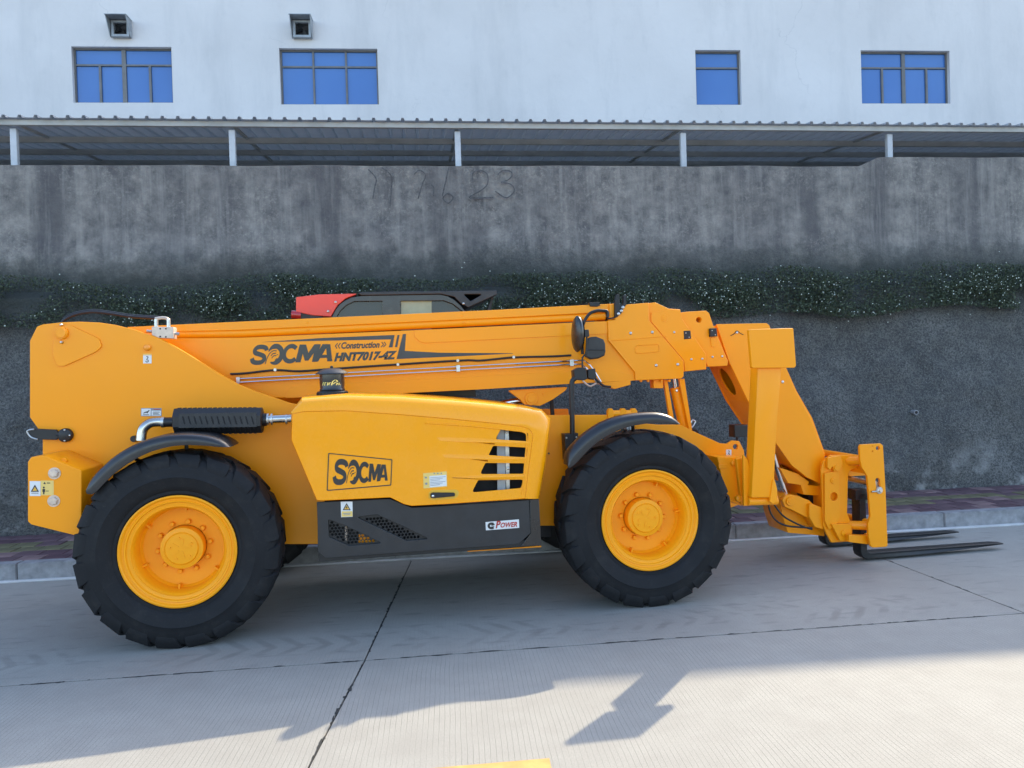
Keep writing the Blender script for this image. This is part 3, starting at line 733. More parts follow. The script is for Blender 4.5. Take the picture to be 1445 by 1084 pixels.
# hose over the mast and valve block
for dy, dz in ((.9, 0), (.97, -2)):
    ptube('hydraulic_hose', [(84, 460), (92, 451+dz), (107, 444+dz), (129.5, 440.5+dz), (154, 442.5+dz), (184, 447+dz), (224, 449.5+dz)], dy, .011, BLK, TH, 6)
plate('valve_block', [(214, 461), (245, 461.5), (245, 478), (224, 477), (214, 473)], .60, .1, ZINC, TH, r=.003, bevel=.004)
for x in (220.5, 238): ptube('valve_fitting', [(x, 462, .64), (x, 450.5, .64)], .64, .015, STEEL, TH)
ptube('valve_elbow', [(219, 450), (229, 448.5), (236, 450), (238.5, 455)], .64, .012, ZINC, TH, 5)
ptube('valve_fitting', [(245, 470.5, .64), (253, 471.5, .64)], .64, .012, STEEL, TH); ptube('valve_fitting', [(207, 467.5, .64), (214, 468, .64)], .64, .012, STEEL, TH)
for a, b in ((226, 464), (234, 464), (226, 475), (234, 475.5)): disc('socket_screw', a, b, .007, .599, .004, DARK, TH, 8)
# stickers
def rect(x0, y0, x1, y1, dx=0): return [(x0, y0), (x1, y0), (x1+dx, y1), (x0+dx, y1)]
def sticker(name, outline, y, mat, marks, label=None):
    s = print_loops(name, [[outline]], y, mat, TH)
    for i, (nm, gr, mt) in enumerate(marks): print_loops(nm, gr, y, mt, s, proud=.0030+.0008*i)
    if label: s['label'] = label
    return s
def hook(x0, y0, x1, y1):
    q = ((x0, y1), (x1, y1), (x1, y0), (x0, y0))
    return [[[quad(q, *p) for p in ribbon(sm2([(.35, .92), (.62, .85), (.5, .62), (.4, .45), (.66, .36), (.6, .14), (.34, .12), (.25, .28)]), .11)]]]
sticker('hook_sticker', rect(202, 501.5, 214, 513), .585, WHT, [('hook_symbol', hook(203.5, 502.5, 212.5, 512), INK)])
sticker('sticker_header', rect(202, 499.4, 214, 501), .585, LYEL, [])
sticker('exhaust_warning_sticker', rect(199, 576, 228, 587.5), .585, GRYP, [
    ('sticker_ground', [[rect(199.8, 576.8, 212.8, 586.6)], [rect(214, 579.6, 227.3, 586.6)]], WHT),
    ('animal_symbol', [[[(202, 583.2), (204.2, 581.5), (208.5, 580.3), (210.6, 578.2), (211.3, 579.5), (209.3, 581.6), (208.6, 583.4), (206.5, 582.4), (203, 583.6)]], [rect(202, 584.8, 210.5, 585.6)],
                       [rect(216, 581.2, 225.5, 582)], [rect(216, 583, 224, 583.8)], [rect(216, 584.8, 225.5, 585.4)]], INK),
    ('red_rule', [[rect(217, 577.3, 226, 578.2)]], REDP)])
sticker('crush_warning_sticker', rect(42, 679, 57.3, 700), .15, WHT, [
    ('warning_triangle', [[[(49.5, 684), (55.2, 694), (43.6, 694)], [(49.5, 686.8), (53, 692.8), (45.9, 692.8)]], [rect(44.5, 695.6, 54.5, 696.3)]], INK),
    ('triangle_fill', [[[(49.5, 687.2), (52.6, 692.5), (46.4, 692.5)]]], DYEL)])
sticker('distance_warning_sticker', rect(57.6, 678.2, 76, 699), .15, LYEL, [
    ('person_symbol', [[circ(62, 688, 1.4, 10)], [[(60.2, 690), (63.8, 690), (64, 694), (63, 694), (62.8, 697.5), (61.2, 697.5), (61, 694), (60, 694)]], [rect(65, 692.5, 69, 693.4)], [[(63.2, 680), (65, 683), (61.4, 683)]], [rect(66.5, 681, 71, 682.3)]], INK)])
# ---- exhaust
def octo():
    a = M.pt(248, 594.5, .36); b = M.pt(366, 593, .36); bm = bmesh.new(); r0 = .102
    V = {}
    for X, zz, r in ((a.x-.006, a.z, r0-.014), (a.x, a.z, r0), (b.x, b.z, r0), (b.x+.02, b.z, r0), (b.x+.028, b.z, r0-.016)):
        V[X] = [bm.verts.new((X, .36+r*math.cos(R(22.5+45*k)), zz+r*math.sin(R(22.5+45*k)))) for k in range(8)]
    Ks = sorted(V)
    for u, v in zip(Ks, Ks[1:]):
        for k in range(8): bm.faces.new((V[u][k], V[v][k], V[v][(k+1) % 8], V[u][(k+1) % 8]))
    bm.faces.new(V[Ks[0]][::-1]); bm.faces.new(V[Ks[-1]])
    # ribs on the upper and lower facets
    n = 16
    for i in range(n):
        X = a.x+.03+(b.x-a.x-.06)*i/(n-1)
        for k in (0, 2, 5, 6):
            ang = R(45*k); box_bm(bm, (X, .36+(r0*.925)*math.cos(ang), a.z+(b.z-a.z)*i/(n-1)+(r0*.925)*math.sin(ang)), (.018, .01, .05), Matrix.Rotation(ang, 3, 'X'))
    return done('muffler_shield', bm, BLK, TH, 25), a, b
mo, ma, mb = octo()
mo['label'] = 'black octagonal exhaust silencer shield with slanted slots'
slots = []
for i in range(13):
    x = 259+8.1*i; slots.append([[(x-2.4, 587.5), (x-.3, 587.5), (x+3.0, 599), (x+.8, 599)]])
print_loops('shield_slot', slots, .36-.0943, DARK, mo, proud=.0015)
plate('shield_panel', [(252, 584), (362, 582), (362, 602.5), (252, 604)], .36-.0985, .004, CHAR, mo, holes=[s[0] for s in slots], bevel=0)
ptube('inlet_pipe', [(229, 596), (249, 595.5)], .36, .036, BLK, TH, 0, 16)
ptube('exhaust_elbow', [(199, 622, .33), (200, 612, .335), (203, 604, .34), (211, 597.5, .35), (221, 595.5, .36), (232, 595.8, .36)], .36, .036, STNL, TH, 6, 18)
ptube('pipe_clamp', [(228, 595.8), (232, 595.8)], .36, .041, STEEL, TH, 0, 18)
ptube('outlet_pipe', [(370, 592.5), (411, 590.5)], .36, .031, STNL, TH, 0, 18)
for x in (377, 382.5, 403): ptube('pipe_clamp', [(x, 592), (x+2.6, 591.9)], .36, .046 if x < 390 else .038, STEEL, TH, 0, 18)
ptube('shield_neck', [(368, 592.5), (376, 592.3)], .36, .05, BLK, TH, 0, 16)
disc('drain_stub', 188, 619.5, .024, .54, .06, BLK, TH, 16)
# ---- fenders
RFo = [(121, 690), (123, 683), (131, 671), (143, 659.5), (154, 649), (166, 640), (182, 630.5), (199, 623.5), (218, 617.5), (239, 614), (260, 613), (282, 614.3), (296, 616.5), (309, 620.5), (318, 625), (325, 631)]
RFi = [(309, 631), (290, 629), (266, 628), (248, 629), (232, 632), (213, 637.5), (196, 645), (176, 657), (159, 670), (148, 681), (136, 694), (128, 699), (122.5, 697)]
def fender(name, outer, inner, y0, depth, legs):
    n = 26
    def resamp(pts):
        P = [Vector((q.x, 0, q.z)) for q in (M.pt(a, b, y0) for a, b in pts)]; L = [0]
        for a, b in zip(P, P[1:]): L.append(L[-1]+(b-a).length)
        out = []
        for k in range(n+1):
            s = L[-1]*k/n; i = 0
            while i < len(L)-2 and L[i+1] < s: i += 1
            out.append(P[i].lerp(P[i+1], (s-L[i])/(L[i+1]-L[i])))
        return out
    o_ = resamp(outer); i_ = resamp(inner[::-1])
    bm = bmesh.new(); prof = []
    for a, b in zip(o_, i_):
        mid = a.lerp(b, .5); u = (a-b); 
        top = a-u.normalized()*.0
        prof.append([bm.verts.new(q) for q in (
            Vector((b.x, y0+.02, b.z)), Vector((b.x, y0, b.z)), Vector((mid.x, y0-.006, mid.z)), Vector((a.lerp(mid, .35).x, y0+.004, a.lerp(mid, .35).z)), Vector((a.x, y0+.03, a.z)),
            Vector((a.x+u.x*.05, y0+depth*.3, a.z+u.z*.05)), Vector((a.x+u.x*.05, y0+depth*.8, a.z+u.z*.05)), Vector((a.x, y0+depth, a.z)),
            Vector((a.lerp(b, .3).x, y0+depth, a.lerp(b, .3).z)), Vector((a.lerp(b, .25).x, y0+.03, a.lerp(b, .25).z)))])
    for u, v in zip(prof, prof[1:]):
        for k in range(10): bm.faces.new((u[k], v[k], v[(k+1) % 10], u[(k+1) % 10]))
    bm.faces.new(prof[0]); bm.faces.new(prof[-1][::-1])
    f = done(name, bm, FEND, TH, 50)
    for pts in legs: ptube('fender_stay', pts, .3, .014, BLK, f)
    return f
fender('rear_fender', RFo, RFi, -.01, .36, [[(263, 628, .25), (264, 640, .25), (268, 655, .58)], [(192, 648, .25), (200, 652, .3), (215, 655, .58)]])
FFo = [(801, 656), (801.5, 643), (807, 634), (815, 625), (825, 615.5), (837, 606.5), (849, 599), (862, 593), (878, 588), (895, 585), (912, 583.3), (928, 583), (940, 585), (950, 589), (956, 593), (961, 598)]
FFi = [(955, 599.5), (945, 598), (934, 597), (915, 597.5), (895, 600.5), (882, 604), (870, 608.5), (855, 616), (842, 625), (830, 635), (820, 646), (811, 656), (803, 661)]
fender('front_fender', FFo, FFi, .02, .13, [[(893, 601, .1), (893, 612, .3), (895, 620, .55)], [(878, 606, .1), (886, 606, .45), (890, 610, .55)]])

# ---- engine hood
A_ = [(412.5, 584), (430, 581), (487, 580), (565, 585.5), (640, 592), (700, 598), (736, 602), (747, 606), (752, 614), (746, 660), (741, 703.6), (625, 711.6), (581, 714), (570, 711.6), (550.5, 702), (456, 706.6), (447, 706), (411, 621)]
B_ = [(411, 581), (426, 561), (487, 556.5), (561.6, 558.5), (639, 563.5), (694.5, 568.5), (730, 572.5), (764, 577.5), (777.5, 591), (770, 655), (761, 702.5)]
aL = [Vector((q.x, -.0, q.z)) for q in (M.pt(x, y, 0) for x, y in A_)]
bL = [Vector((q.x, .10, q.z)) for q in (M.pt(x, y, .10) for x, y in B_)]
for v in aL[len(B_):]: bL.append(Vector((v.x, .10, v.z)))
def crop6(pts): return crop(390, 540, 3.6125, pts)
slotp = [crop6(s) for s in ([(1146, 236), (1284, 258), (1282, 300), (1116, 291)], [(1105, 323), (1280, 332), (1275, 380), (1078, 378)], [(1066, 410), (1270, 412), (1262, 465), (1038, 467)], [(1029, 498), (1259, 495), (1248, 538), (996, 561)])]
def hoodshell():
    bm = bmesh.new(); n = len(aL)
    def lip(p, q, t, y): v = p.lerp(q, t); return Vector((v.x, y, v.z))
    rings = []
    for t, y in ((0, .012), (0, .004), (.012, -.001), (.04, -.003), (.30, .006), (.62, .022), (.86, .052), (1, .11)):
        rings.append([bm.verts.new(lip(a, b, t, y)) for a, b in zip(aL, bL)])
    rings.append([bm.verts.new((b.x, .95, b.z+.01)) for b in bL])
    for u, v in zip(rings, rings[1:]):
        for k in range(n):
            if (u[k].co-u[(k+1) % n].co).length < 1e-5: continue
            bm.faces.new((u[k], u[(k+1) % n], v[(k+1) % n], v[k]))
    return done('engine_hood', bm, YELH, TH, 38)
hood = hoodshell()
loops = [[Vector((v.x, v.z)) for v in aL]]+[rnd(loc2(M, s, 0), .016) for s in slotp]
me = curve_mesh(loops, .022, .0035, Matrix.Translation((0, .011, 0))); smooth(me, 40)
hp = link('hood_side_panel', me, YELH, hood)
# moulded ribs running out of the grille bars
for pts in ([(611, 617), (660, 617.5), (749, 624), (749, 630.5), (698, 628)], [(618, 641), (670, 641), (746, 646.5), (744.5, 652), (688, 652)], [(632, 673.5), (680, 669.5), (743, 670), (741.5, 676), (677, 677.5)]):
    bm = bmesh.new(); P2 = loc2(M, pts, 0); c = sum(P2, Vector((0, 0)))/len(P2)
    o1 = [bm.verts.new((p.x, .001, p.y)) for p in P2]; i1 = [bm.verts.new((p.lerp(c, .12).x, -.009, c.y+(p.y-c.y)*.45)) for p in P2]
    i1[0].co.y = 0.0
    bm.faces.new(i1)
    for k in range(len(P2)): bm.faces.new((o1[k], o1[(k+1) % len(P2)], i1[(k+1) % len(P2)], i1[k]))
    done('grille_rib', bm, YELH, hp, 60)
ptube('crease_line', [(600, 597), (660, 601), (720, 607), (739, 610), (743.5, 618), (741, 650), (737, 698)], -.001, .006, YELH, hp, 5)
plate('dark_bay_backing', [(668, 600), (750, 600), (744, 704), (660, 704)], .14, .01, DARK, hood, bevel=0)  # near-black sheet behind the grille, its colour standing for the unlit engine bay
plate('radiator_bracket', [(701, 604), (712, 604), (714, 695), (702, 696)], .075, .012, GALV, hood); plate('radiator_bracket', [(712.5, 604), (718, 605), (720, 690), (714, 691)], .082, .012, STEEL, hood)
for a, b in ((715, 610), (717.5, 661)): disc('bracket_bolt', a, b, .012, .07, .01, STEEL, hood, 10, .004)
# hood prints
sticker_y = 0
cq = lambda q: crop(450, 625, 6.881, q)
lg = logo('brand_lettering', [cq(q) for q in (((128, 412), (272, 404), (290, 160), (150, 152)), ((262, 408), (388, 400), (400, 172), (275, 168)), ((376, 392), (490, 385), (495, 188), (386, 182)), ((480, 379), (588, 373), (602, 208), (493, 200)), ((568, 373), (668, 366), (676, 212), (578, 209)))], 0, INK, hp)
print_loops('brand_frame', [[cq([(100, 98), (704, 158), (714, 166), (703, 408), (694, 416), (86, 467), (76, 458), (90, 104)]), cq([(108, 108), (698, 167), (704, 174), (694, 400), (688, 406), (92, 456), (86, 450), (100, 114)])]], 0, INK, hp)
sk = sticker('service_sticker', crop6([(748, 462), (868, 452), (871, 530), (750, 540)]), 0, LYEL, [
    ('sticker_field', [[crop6([(780, 476), (866, 470), (868, 526), (782, 534)])]], WHT),
    ('sticker_lines', [[crop6([(784, 484+i*8), (862-(i % 3)*14, 478+i*8), (862-(i % 3)*14, 480.5+i*8), (784, 486.5+i*8)])] for i in range(6)]+[[crop6([(a, 466), (a+5, 458), (a+9, 466)])] for a in (800, 818, 836)]+[[crop6(circ(762, 484, 5, 8))], [crop6(circ(764, 515, 6, 8))]], GRYP)])
plate('latch_recess', crop6([(790, 548), (920, 545), (932, 560), (926, 580), (905, 592), (792, 600), (776, 588), (777, 562)]), -.001, .004, DYEL, hp, r=.02, bevel=.001)
plate('latch_handle', crop6([(785, 566), (800, 561), (905, 562), (912, 568), (910, 580), (800, 590), (786, 588)]), -.022, .018, BLK, hp, r=.01, bevel=.004)
disc('latch_bolt', 611, 700.2, .010, -.026, .006, CHR, hp, 12, .003)
# air pre-cleaner
apc = empty('air_precleaner'); apc.parent = TH
cp = M.pt(468.7, 540, .42); zt = M.pt(468.7, 519.5, .42).z; zb = M.pt(468.7, 558, .42).z
def zr(y): return M.pt(468.7, y, .42).z
def lathe_z(name, prof, cx, cy, mat, parent, seg=32):
    bm = bmesh.new(); lathe_bm(bm, [(r, z) for r, z in prof], 0, 0, seg)
    for v in bm.verts: v.co = Vector((cx+v.co.x, cy+v.co.z, v.co.y))
    return done(name, bm, mat, parent)
sc = .0055
lathe_z('rain_cap', [(0, zr(519.5)), (.06, zr(520.5)), (.10, zr(523.5)), (.123, zr(526.5)), (.125, zr(528)), (.10, zr(528)), (.09, zr(529))], cp.x, .42, CHAR, apc)
lathe_z('cap_knob', [(0, zr(516)), (.012, zr(517)), (.012, zr(520.5))], cp.x, .42, BLK, apc, 12)
lathe_z('bowl', [(.094, zr(528)), (.096, zr(540)), (.092, zr(548)), (.098, zr(550)), (.094, zr(551.5)), (.094, zr(553))], cp.x, .42, BLKG, apc)
lathe_z('base_collar', [(.09, zr(551.5)), (.112, zr(552)), (.118, zr(553.5)), (.118, zr(557)), (.108, zr(558)), (.108, zr(563))], cp.x, .42, BLK, apc)
bm = bmesh.new()
for i in range(24):
    a = i*math.tau/24; box_bm(bm, (cp.x+.118*math.cos(a), .42+.118*math.sin(a), zr(555.5)), (.006, .012, .018), Matrix.Rotation(a, 3, 'Z'))
done('collar_ribs', bm, BLK, apc)
# faded yellow script on the bowl, bent round it
gl = [ribbon(sm2(s), wd) for s, wd in (([(0, .1), (.04, .6), (.1, .6)], .05), ([(.12, .1), (.16, .6), (.22, .55), (.17, .35), (.23, .1)], .05), ([(.28, .1), (.32, .62)], .05), ([(.36, .15), (.40, .55), (.46, .5), (.42, .15)], .05), ([(.50, .1), (.56, .7), (.70, 1.), (.82, .75), (.7, .6), (.58, .3)], .07), ([(.74, .1), (.80, .5), (.86, .1)], .05), ([(.9, .5), (.93, .2), (1, .1)], .05))]
bm = bmesh.new()
for i, l in enumerate(gl):
    me = curve_mesh([[(p[0], p[1]) for p in l]], .0, 0)
    for v in me.vertices:
        th = R(-90)+(-.5+v.co.x)*1.5; z = zr(544.5)+v.co.z*.045; v.co = (cp.x+(.0975+.0001*i)*math.cos(th), .42+(.0975+.0001*i)*math.sin(th), z)
    bm.from_mesh(me)
me = bpy.data.meshes.new('bowl_script'); bm.to_mesh(me); bm.free(); link('bowl_script', me, plain('pale_yellow_print', (.75, .68, .2), .5), apc)

# ---- black side skirt under the hood
sky_pts = [(447, 709), (456, 708.5), (550, 704), (560, 708), (581, 716.5), (626, 714), (742, 706), (760.5, 705), (763.5, 768.5), (732, 770.5), (459, 788), (449.5, 776)]
skin = [(448, 709), (456, 708.5), (550, 704), (560, 708), (581, 716.5), (626, 714), (746, 706), (749, 752), (732, 768), (459, 788), (448.5, 779)]
mesh_a = crop6([(264, 697), (345, 727), (430, 766), (540, 819), (372, 832), (268, 787)])
mesh_b = crop6([(408, 686), (512, 673), (640, 730), (778, 797), (665, 806)])
sk1 = plate('side_skirt', skin, .03, .02, CHAR, TH, holes=[mesh_a, mesh_b], bevel=.003)
plate('skirt_edge', [(447, 709), (760.5, 705), (764, 770), (450, 793)], .056, .03, BLK, TH, holes=[[(455, 715), (745, 712), (746, 762), (458, 782)]], bevel=.004)
plate('skirt_return', [(748, 705.5), (760.5, 705), (764, 770), (735, 771), (749, 753)], .045, .01, BLKG, TH, bevel=.002)
plate('tank_backing', [(455, 715), (745, 712), (746, 764), (458, 784)], .15, .3, DARK, TH, bevel=0)
def perf(name, poly):
    P2 = loc2(M, poly, .04)
    def inside(p, mrg=.0):
        c = False; n = len(P2)
        for i in range(n):
            a, b = P2[i], P2[i-1]
            if (a.y > p.y) != (b.y > p.y) and p.x < (b.x-a.x)*(p.y-a.y)/(b.y-a.y)+a.x: c = not c
        return c
    xs = [p.x for p in P2]; ys = [p.y for p in P2]; hs = []; pt = .0255; j = 0; y = min(ys)
    while y < max(ys):
        x = min(xs)+(pt/2 if j % 2 else 0)
        while x < max(xs):
            rr = .0115
            ring = [Vector((x+rr*math.cos(R(30+60*k)), y+rr*math.sin(R(30+60*k)))) for k in range(6)]
            if all(inside(q) for q in ring): hs.append(ring)
            x += pt
        y += pt*.866; j += 1
    c = sum(P2, Vector((0, 0)))/len(P2); big = [c+(p-c)*1.08 for p in P2]
    me = curve_mesh([big]+hs, .004, 0, Matrix.Translation((0, .053, 0))); link(name, me, BLK, sk1)
perf('perforated_mesh', mesh_a); perf('perforated_mesh', mesh_b)
plate('belly_rail', [(660, 777.6), (764, 770.5), (764, 772.3), (660, 779)], .12, .3, YEL, TH, bevel=.003)
ptube('mesh_cable', [(487, 735), (488.5, 750), (488, 768)], .10, .010, ZINC, TH); plate('drain_bracket', [(506, 752), (528, 757), (530, 768), (506, 766)], .11, .02, YEL, TH)
sticker('electric_warning_sticker', crop6([(328, 607), (388, 606), (389, 684), (330, 686)]), .03, WHT, [
    ('warning_triangle', [[crop6([(358, 614), (379, 650), (338, 650)]), crop6([(358, 622), (372, 646), (345, 646)])]], INK),
    ('triangle_fill', [[crop6([(358, 624), (370, 645), (347, 645)])]], DYEL),
    ('flash_symbol', [[crop6([(360, 626), (352, 637), (357, 637), (355, 645), (363, 633), (358, 633)])]], INK),
    ('sticker_foot', [[crop6([(333, 656), (387, 655), (388, 681), (333, 683)])]], LYEL),
    ('sticker_text', [[crop6([(340, 664), (378, 663), (378, 667), (340, 668)])], [crop6([(343, 672), (375, 671), (375, 674), (343, 675)])]], GRYP)])
pb = sticker('power_badge', crop6([(1066, 711), (1236, 697), (1238, 740), (1068, 753)]), .03, WHT, [
    ('engine_emblem', [[crop6(ribbon(arc(1097, 730, 15, 12, 50, 310, 14), 12))], [crop6([(1094, 722), (1113, 720), (1111, 727), (1097, 730)])], [crop6([(1095, 733), (1111, 732), (1108, 739), (1098, 741)])]], INK)])
text('badge_initial', 'P', crop6([(1118, 743), (1139, 741), (1146, 704), (1124, 706)]), .03, REDP, pb, .03, proud=.0045)
text('badge_word', 'OWER', crop6([(1140, 740), (1228, 735), (1233, 709), (1146, 714)]), .03, REDP, pb, .03, proud=.0045)
text('badge_word', 'MADE', crop6([(1116, 714), (1122, 714), (1122, 711), (1116, 711)]), .03, REDP, pb, 0, proud=.0045) if False else None

# ---- front frame
FR = [(735, 586), (777, 586), (857, 585.5), (858, 596), (899, 597), (929, 599.4), (960, 599.4), (981.4, 610), (1016, 625.6), (1026, 626.5), (1033.7, 621.7), (1043.4, 622.7), (1050, 636), (1051, 649), (1044, 712), (960, 742), (762, 742), (735, 742)]
plate('front_frame_plate', FR, .55, .03, YEL, TH, holes=[circ(1038, 630.4, 3.6, 14)], r=.012)
me = curve_mesh([rnd(loc2(M, FR, .55), .012)], .03, .004, Matrix.Translation((0, 1.88, 0))); smooth(me); link('front_frame_plate', me, YEL, TH)
me = curve_mesh([loc2(M, [(740, 600), (1000, 640), (1040, 655), (1040, 700), (740, 735)], .6)], 1.25, 0, Matrix.Translation((0, 1.22, 0))); link('chassis_box', me, YEL, TH)
me = curve_mesh([loc2(M, [(400, 640), (780, 640), (780, 760), (400, 765)], .6)], 1.1, 0, Matrix.Translation((0, 1.22, 0))); link('chassis_box', me, BLK, TH)
for x0, x1 in ((858.5, 866), (876, 884), (891, 899)):
    plate('pivot_lug', [(x0, 603), (x0, 580), (x0+2, 576.5), (x1-2, 576.5), (x1, 580), (x1, 603)], .53, .06, YEL, TH, r=.006)
ptube('lug_pin', [(860, 584), (898, 583.5)], .56, .03, YEL, TH, 0, 14)
plate('outrigger_hanger', [(1012.5, 645.5), (1051, 646), (1056, 700), (1046, 714), (1026, 706), (1018, 672)], .30, .26, YEL, TH, bevel=.004)
plate('hanger_strap', [(1039, 648), (1046, 647), (1048, 670), (1055, 712), (1050, 714.5), (1046, 712)], .20, .04, YEL, TH, r=.008)
disc('hanger_pin', 1036.6, 653.7, .028, .275, .03, YEL, TH, 16, .008); disc('hanger_pin', 1043.5, 704, .03, .19, .03, YEL, TH, 16, .008)
plate('bonded_pad', [(1014, 656), (1026, 655), (1026, 661), (1015, 662)], .292, .01, YEL, TH)
sticker('hook_sticker', rect(1024.5, 634.5, 1032, 644.5), .55, WHT, [('hook_symbol', hook(1025.5, 635.5, 1031.3, 643.8), INK)])
sticker('hook_sticker', rect(884, 600.5, 891, 608), .30, WHT, [('hook_symbol', hook(884.8, 601.2, 890.4, 607.4), INK)])
disc('frame_rivet', 774.5, 640, .008, .545, .01, BLK, TH, 8)
# ---- outrigger folded upright
pad = plate('outrigger_pad', [(1056.8, 466), (1058, 465), (1118.6, 463), (1119.8, 464), (1123.6, 516), (1121.5, 519), (1063, 519.6), (1061, 518.5)], .0, .04, YEL, TH, r=.01, bevel=.005)
a0 = M.pt(1070, 519, .03); a1 = M.pt(1103.5, 519, .03); b0 = M.pt(1060.5, 703, .03); b1 = M.pt(1092, 702.5, .03)
def prism(name, quad3, depth, mat, parent, bev=.01):
    bm = bmesh.new(); f = [bm.verts.new(p) for p in quad3]; k = [bm.verts.new((p.x, p.y+depth, p.z)) for p in quad3]
    bm.faces.new(f); bm.faces.new(k[::-1])
    for i in range(len(f)): bm.faces.new((f[i], k[i], k[(i+1) % len(f)], f[(i+1) % len(f)]))
    bmesh.ops.bevel(bm, geom=bm.edges[:], offset=bev, segments=3, affect='EDGES', profile=.6); return done(name, bm, mat, parent, 50)
for v in (a0, a1): v.z += .02
prism('outrigger_leg', [a0, a1, M.pt(1096, 600, .03), b1, b0, M.pt(1066, 600, .03)], .13, YEL, TH, .012)
plate('outrigger_yoke', [(1049, 640), (1056, 650), (1063, 702), (1060, 714), (1050, 714)], .10, .03, YEL, TH, r=.01)
plate('outrigger_yoke', [(1089, 690), (1092, 672), (1097, 690), (1097, 707), (1091, 711.5), (1086.5, 708)], .02, .03, YEL, TH, r=.01)
ptube('outrigger_pin', [(1055, 707.5), (1096, 706.5)], .09, .035, YEL, TH, 0, 16)
plate('work_lamp', [(1036.6, 600), (1056, 599.5), (1056, 616), (1037, 617.5)], .7, .12, BLK, TH, bevel=.006)
ptube('lamp_stem', [(1040, 617), (1041, 627)], .75, .012, BLK, TH)

# ---- boom
BM = [(179, 478), (340, 476.5), (584, 466), (857, 453), (905, 470), (905, 536.5), (809.5, 541.5), (680, 549.5), (560, 555.5), (400, 562), (180, 560)]
boom = plate('boom', BM, .85, .62, YEL, TH, r=.0, bevel=.008)
RL = [(179, 461.5), (340, 454), (700, 437.4), (831, 430.4), (867, 428.6), (868, 450), (858, 453), (700, 460.5), (340, 478), (200, 479)]
plate('boom_top_rail', [(179, 461.5), (340, 454), (700, 437.4), (831, 430.4), (867, 428.6), (868, 440), (700, 449), (340, 466), (190, 470)], .885, .55, YEL, TH, bevel=.005)
tube('rail_tube', [M.pt(190, 473, .925), M.pt(340, 470.5, .925), M.pt(700, 453.5, .925), M.pt(853, 446.5, .925)], .036, YEL, TH, 20)
for a, b in ((434, 455), (434.5, 465), (652, 445), (655.5, 455)): disc('rail_bolt', a, b, .011, .884, .01, YEL, TH, 12, .003)
plate('rail_joint', [(860, 430), (867, 429), (869, 450), (861, 452)], .86, .06, YEL, TH, bevel=.004)
plate('boom_upper_stiffener', [(585, 466), (857, 453.2), (859, 471), (810, 473.5), (700, 479), (600, 484.2), (592, 482), (585, 475)], .843, .01, YEL, TH, r=.01, bevel=.002)
plate('boom_lower_stiffener', [(402, 562), (406, 551), (416, 545), (700, 530), (809, 524), (862, 521.5), (895, 530), (897, 537), (809.5, 541.5), (680, 549.5), (560, 555.5)], .843, .01, YEL, TH, r=.01, bevel=.002)
plate('boom_head_collar', [(857.4, 452.2), (868, 451.5), (869, 440), (878, 432), (883, 430), (915.4, 427.3), (916, 452), (965, 509.5), (965, 531), (961.5, 534.5), (897, 537), (896, 525), (859, 480)], .83, .66, YEL, TH, r=.008, bevel=.006)
ptube('weld_seam', [(858.5, 481), (900, 478), (940, 474.5)], .829, .0035, YEL, TH); ptube('weld_seam', [(858.5, 453), (859, 480), (896.5, 525), (897, 536)], .829, .005, YEL, TH)
ptube('slot_rim', crop(680, 380, 4.014, [(880, 432), (990, 426), (1003, 436), (1003, 458), (990, 468), (885, 475), (870, 464), (870, 442), (880, 432)]), .829, .004, YEL, TH, 4)
for a, b in ((890, 470.3), (920.5, 469), (926, 515.8), (956.5, 514.5)): disc('collar_bolt', a, b, .014, .826, .01, STEEL, TH, 14, .006)
plate('boom_second_section', [(905, 429), (925, 426.8), (944, 435.6), (960, 436.6), (963, 450), (996.4, 499.6), (997, 521.5), (966.5, 524.5), (905, 528)], .865, .59, YEL, TH, r=.008, bevel=.006)
plate('section_cheek', [(919, 441), (944, 437), (960, 437.5), (963, 451), (996, 500), (996, 521), (967, 524), (965, 509), (919, 454)], .855, .01, YEL, TH, r=.006, bevel=.002)
for a, b in ((951.5, 469), (975.7, 507.2), (991, 506.6)): disc('section_bolt', a, b, .011, .852, .01, STEEL, TH, 12, .005)
disc('cast_boss', 938, 449, .034, .852, .01, YEL, TH, 20); disc('cast_boss', 938, 449, .02, .849, .01, YEL, TH, 20)
plate('boom_third_section', [(955, 442), (969, 440), (996.4, 438.5), (1001, 442), (1007.6, 462), (1027.5, 509.5), (1026.8, 516.5), (999, 517.8), (990, 500)], .885, .55, YEL, TH, holes=[circ(986.4, 451.5, 3.8, 14)], r=.012, bevel=.006)
for a, b in ((1005.6, 503.8), (1019.3, 503)): disc('section_bolt', a, b, .011, .882, .01, STEEL, TH, 12, .005)
for x, y in ((970, 473), (1007, 469.5)):
    plate('limit_switch', [(x-5, y-6), (x+4.5, y-6.5), (x+5.5, y+5), (x-4.5, y+6)], .85, .03, BLK, TH, r=.003)
    plate('switch_bracket', [(x-4, y+7), (x+2, y+7), (x+2.5, y+20), (x-3, y+20)], .857 if x < 990 else .876, .009, YEL, TH, bevel=.002)
    for dx, dy in ((-2, -3), (2.5, 3)): disc('switch_screw', x+dx, y+dy, .005, .848, .004, STEEL, TH, 8)
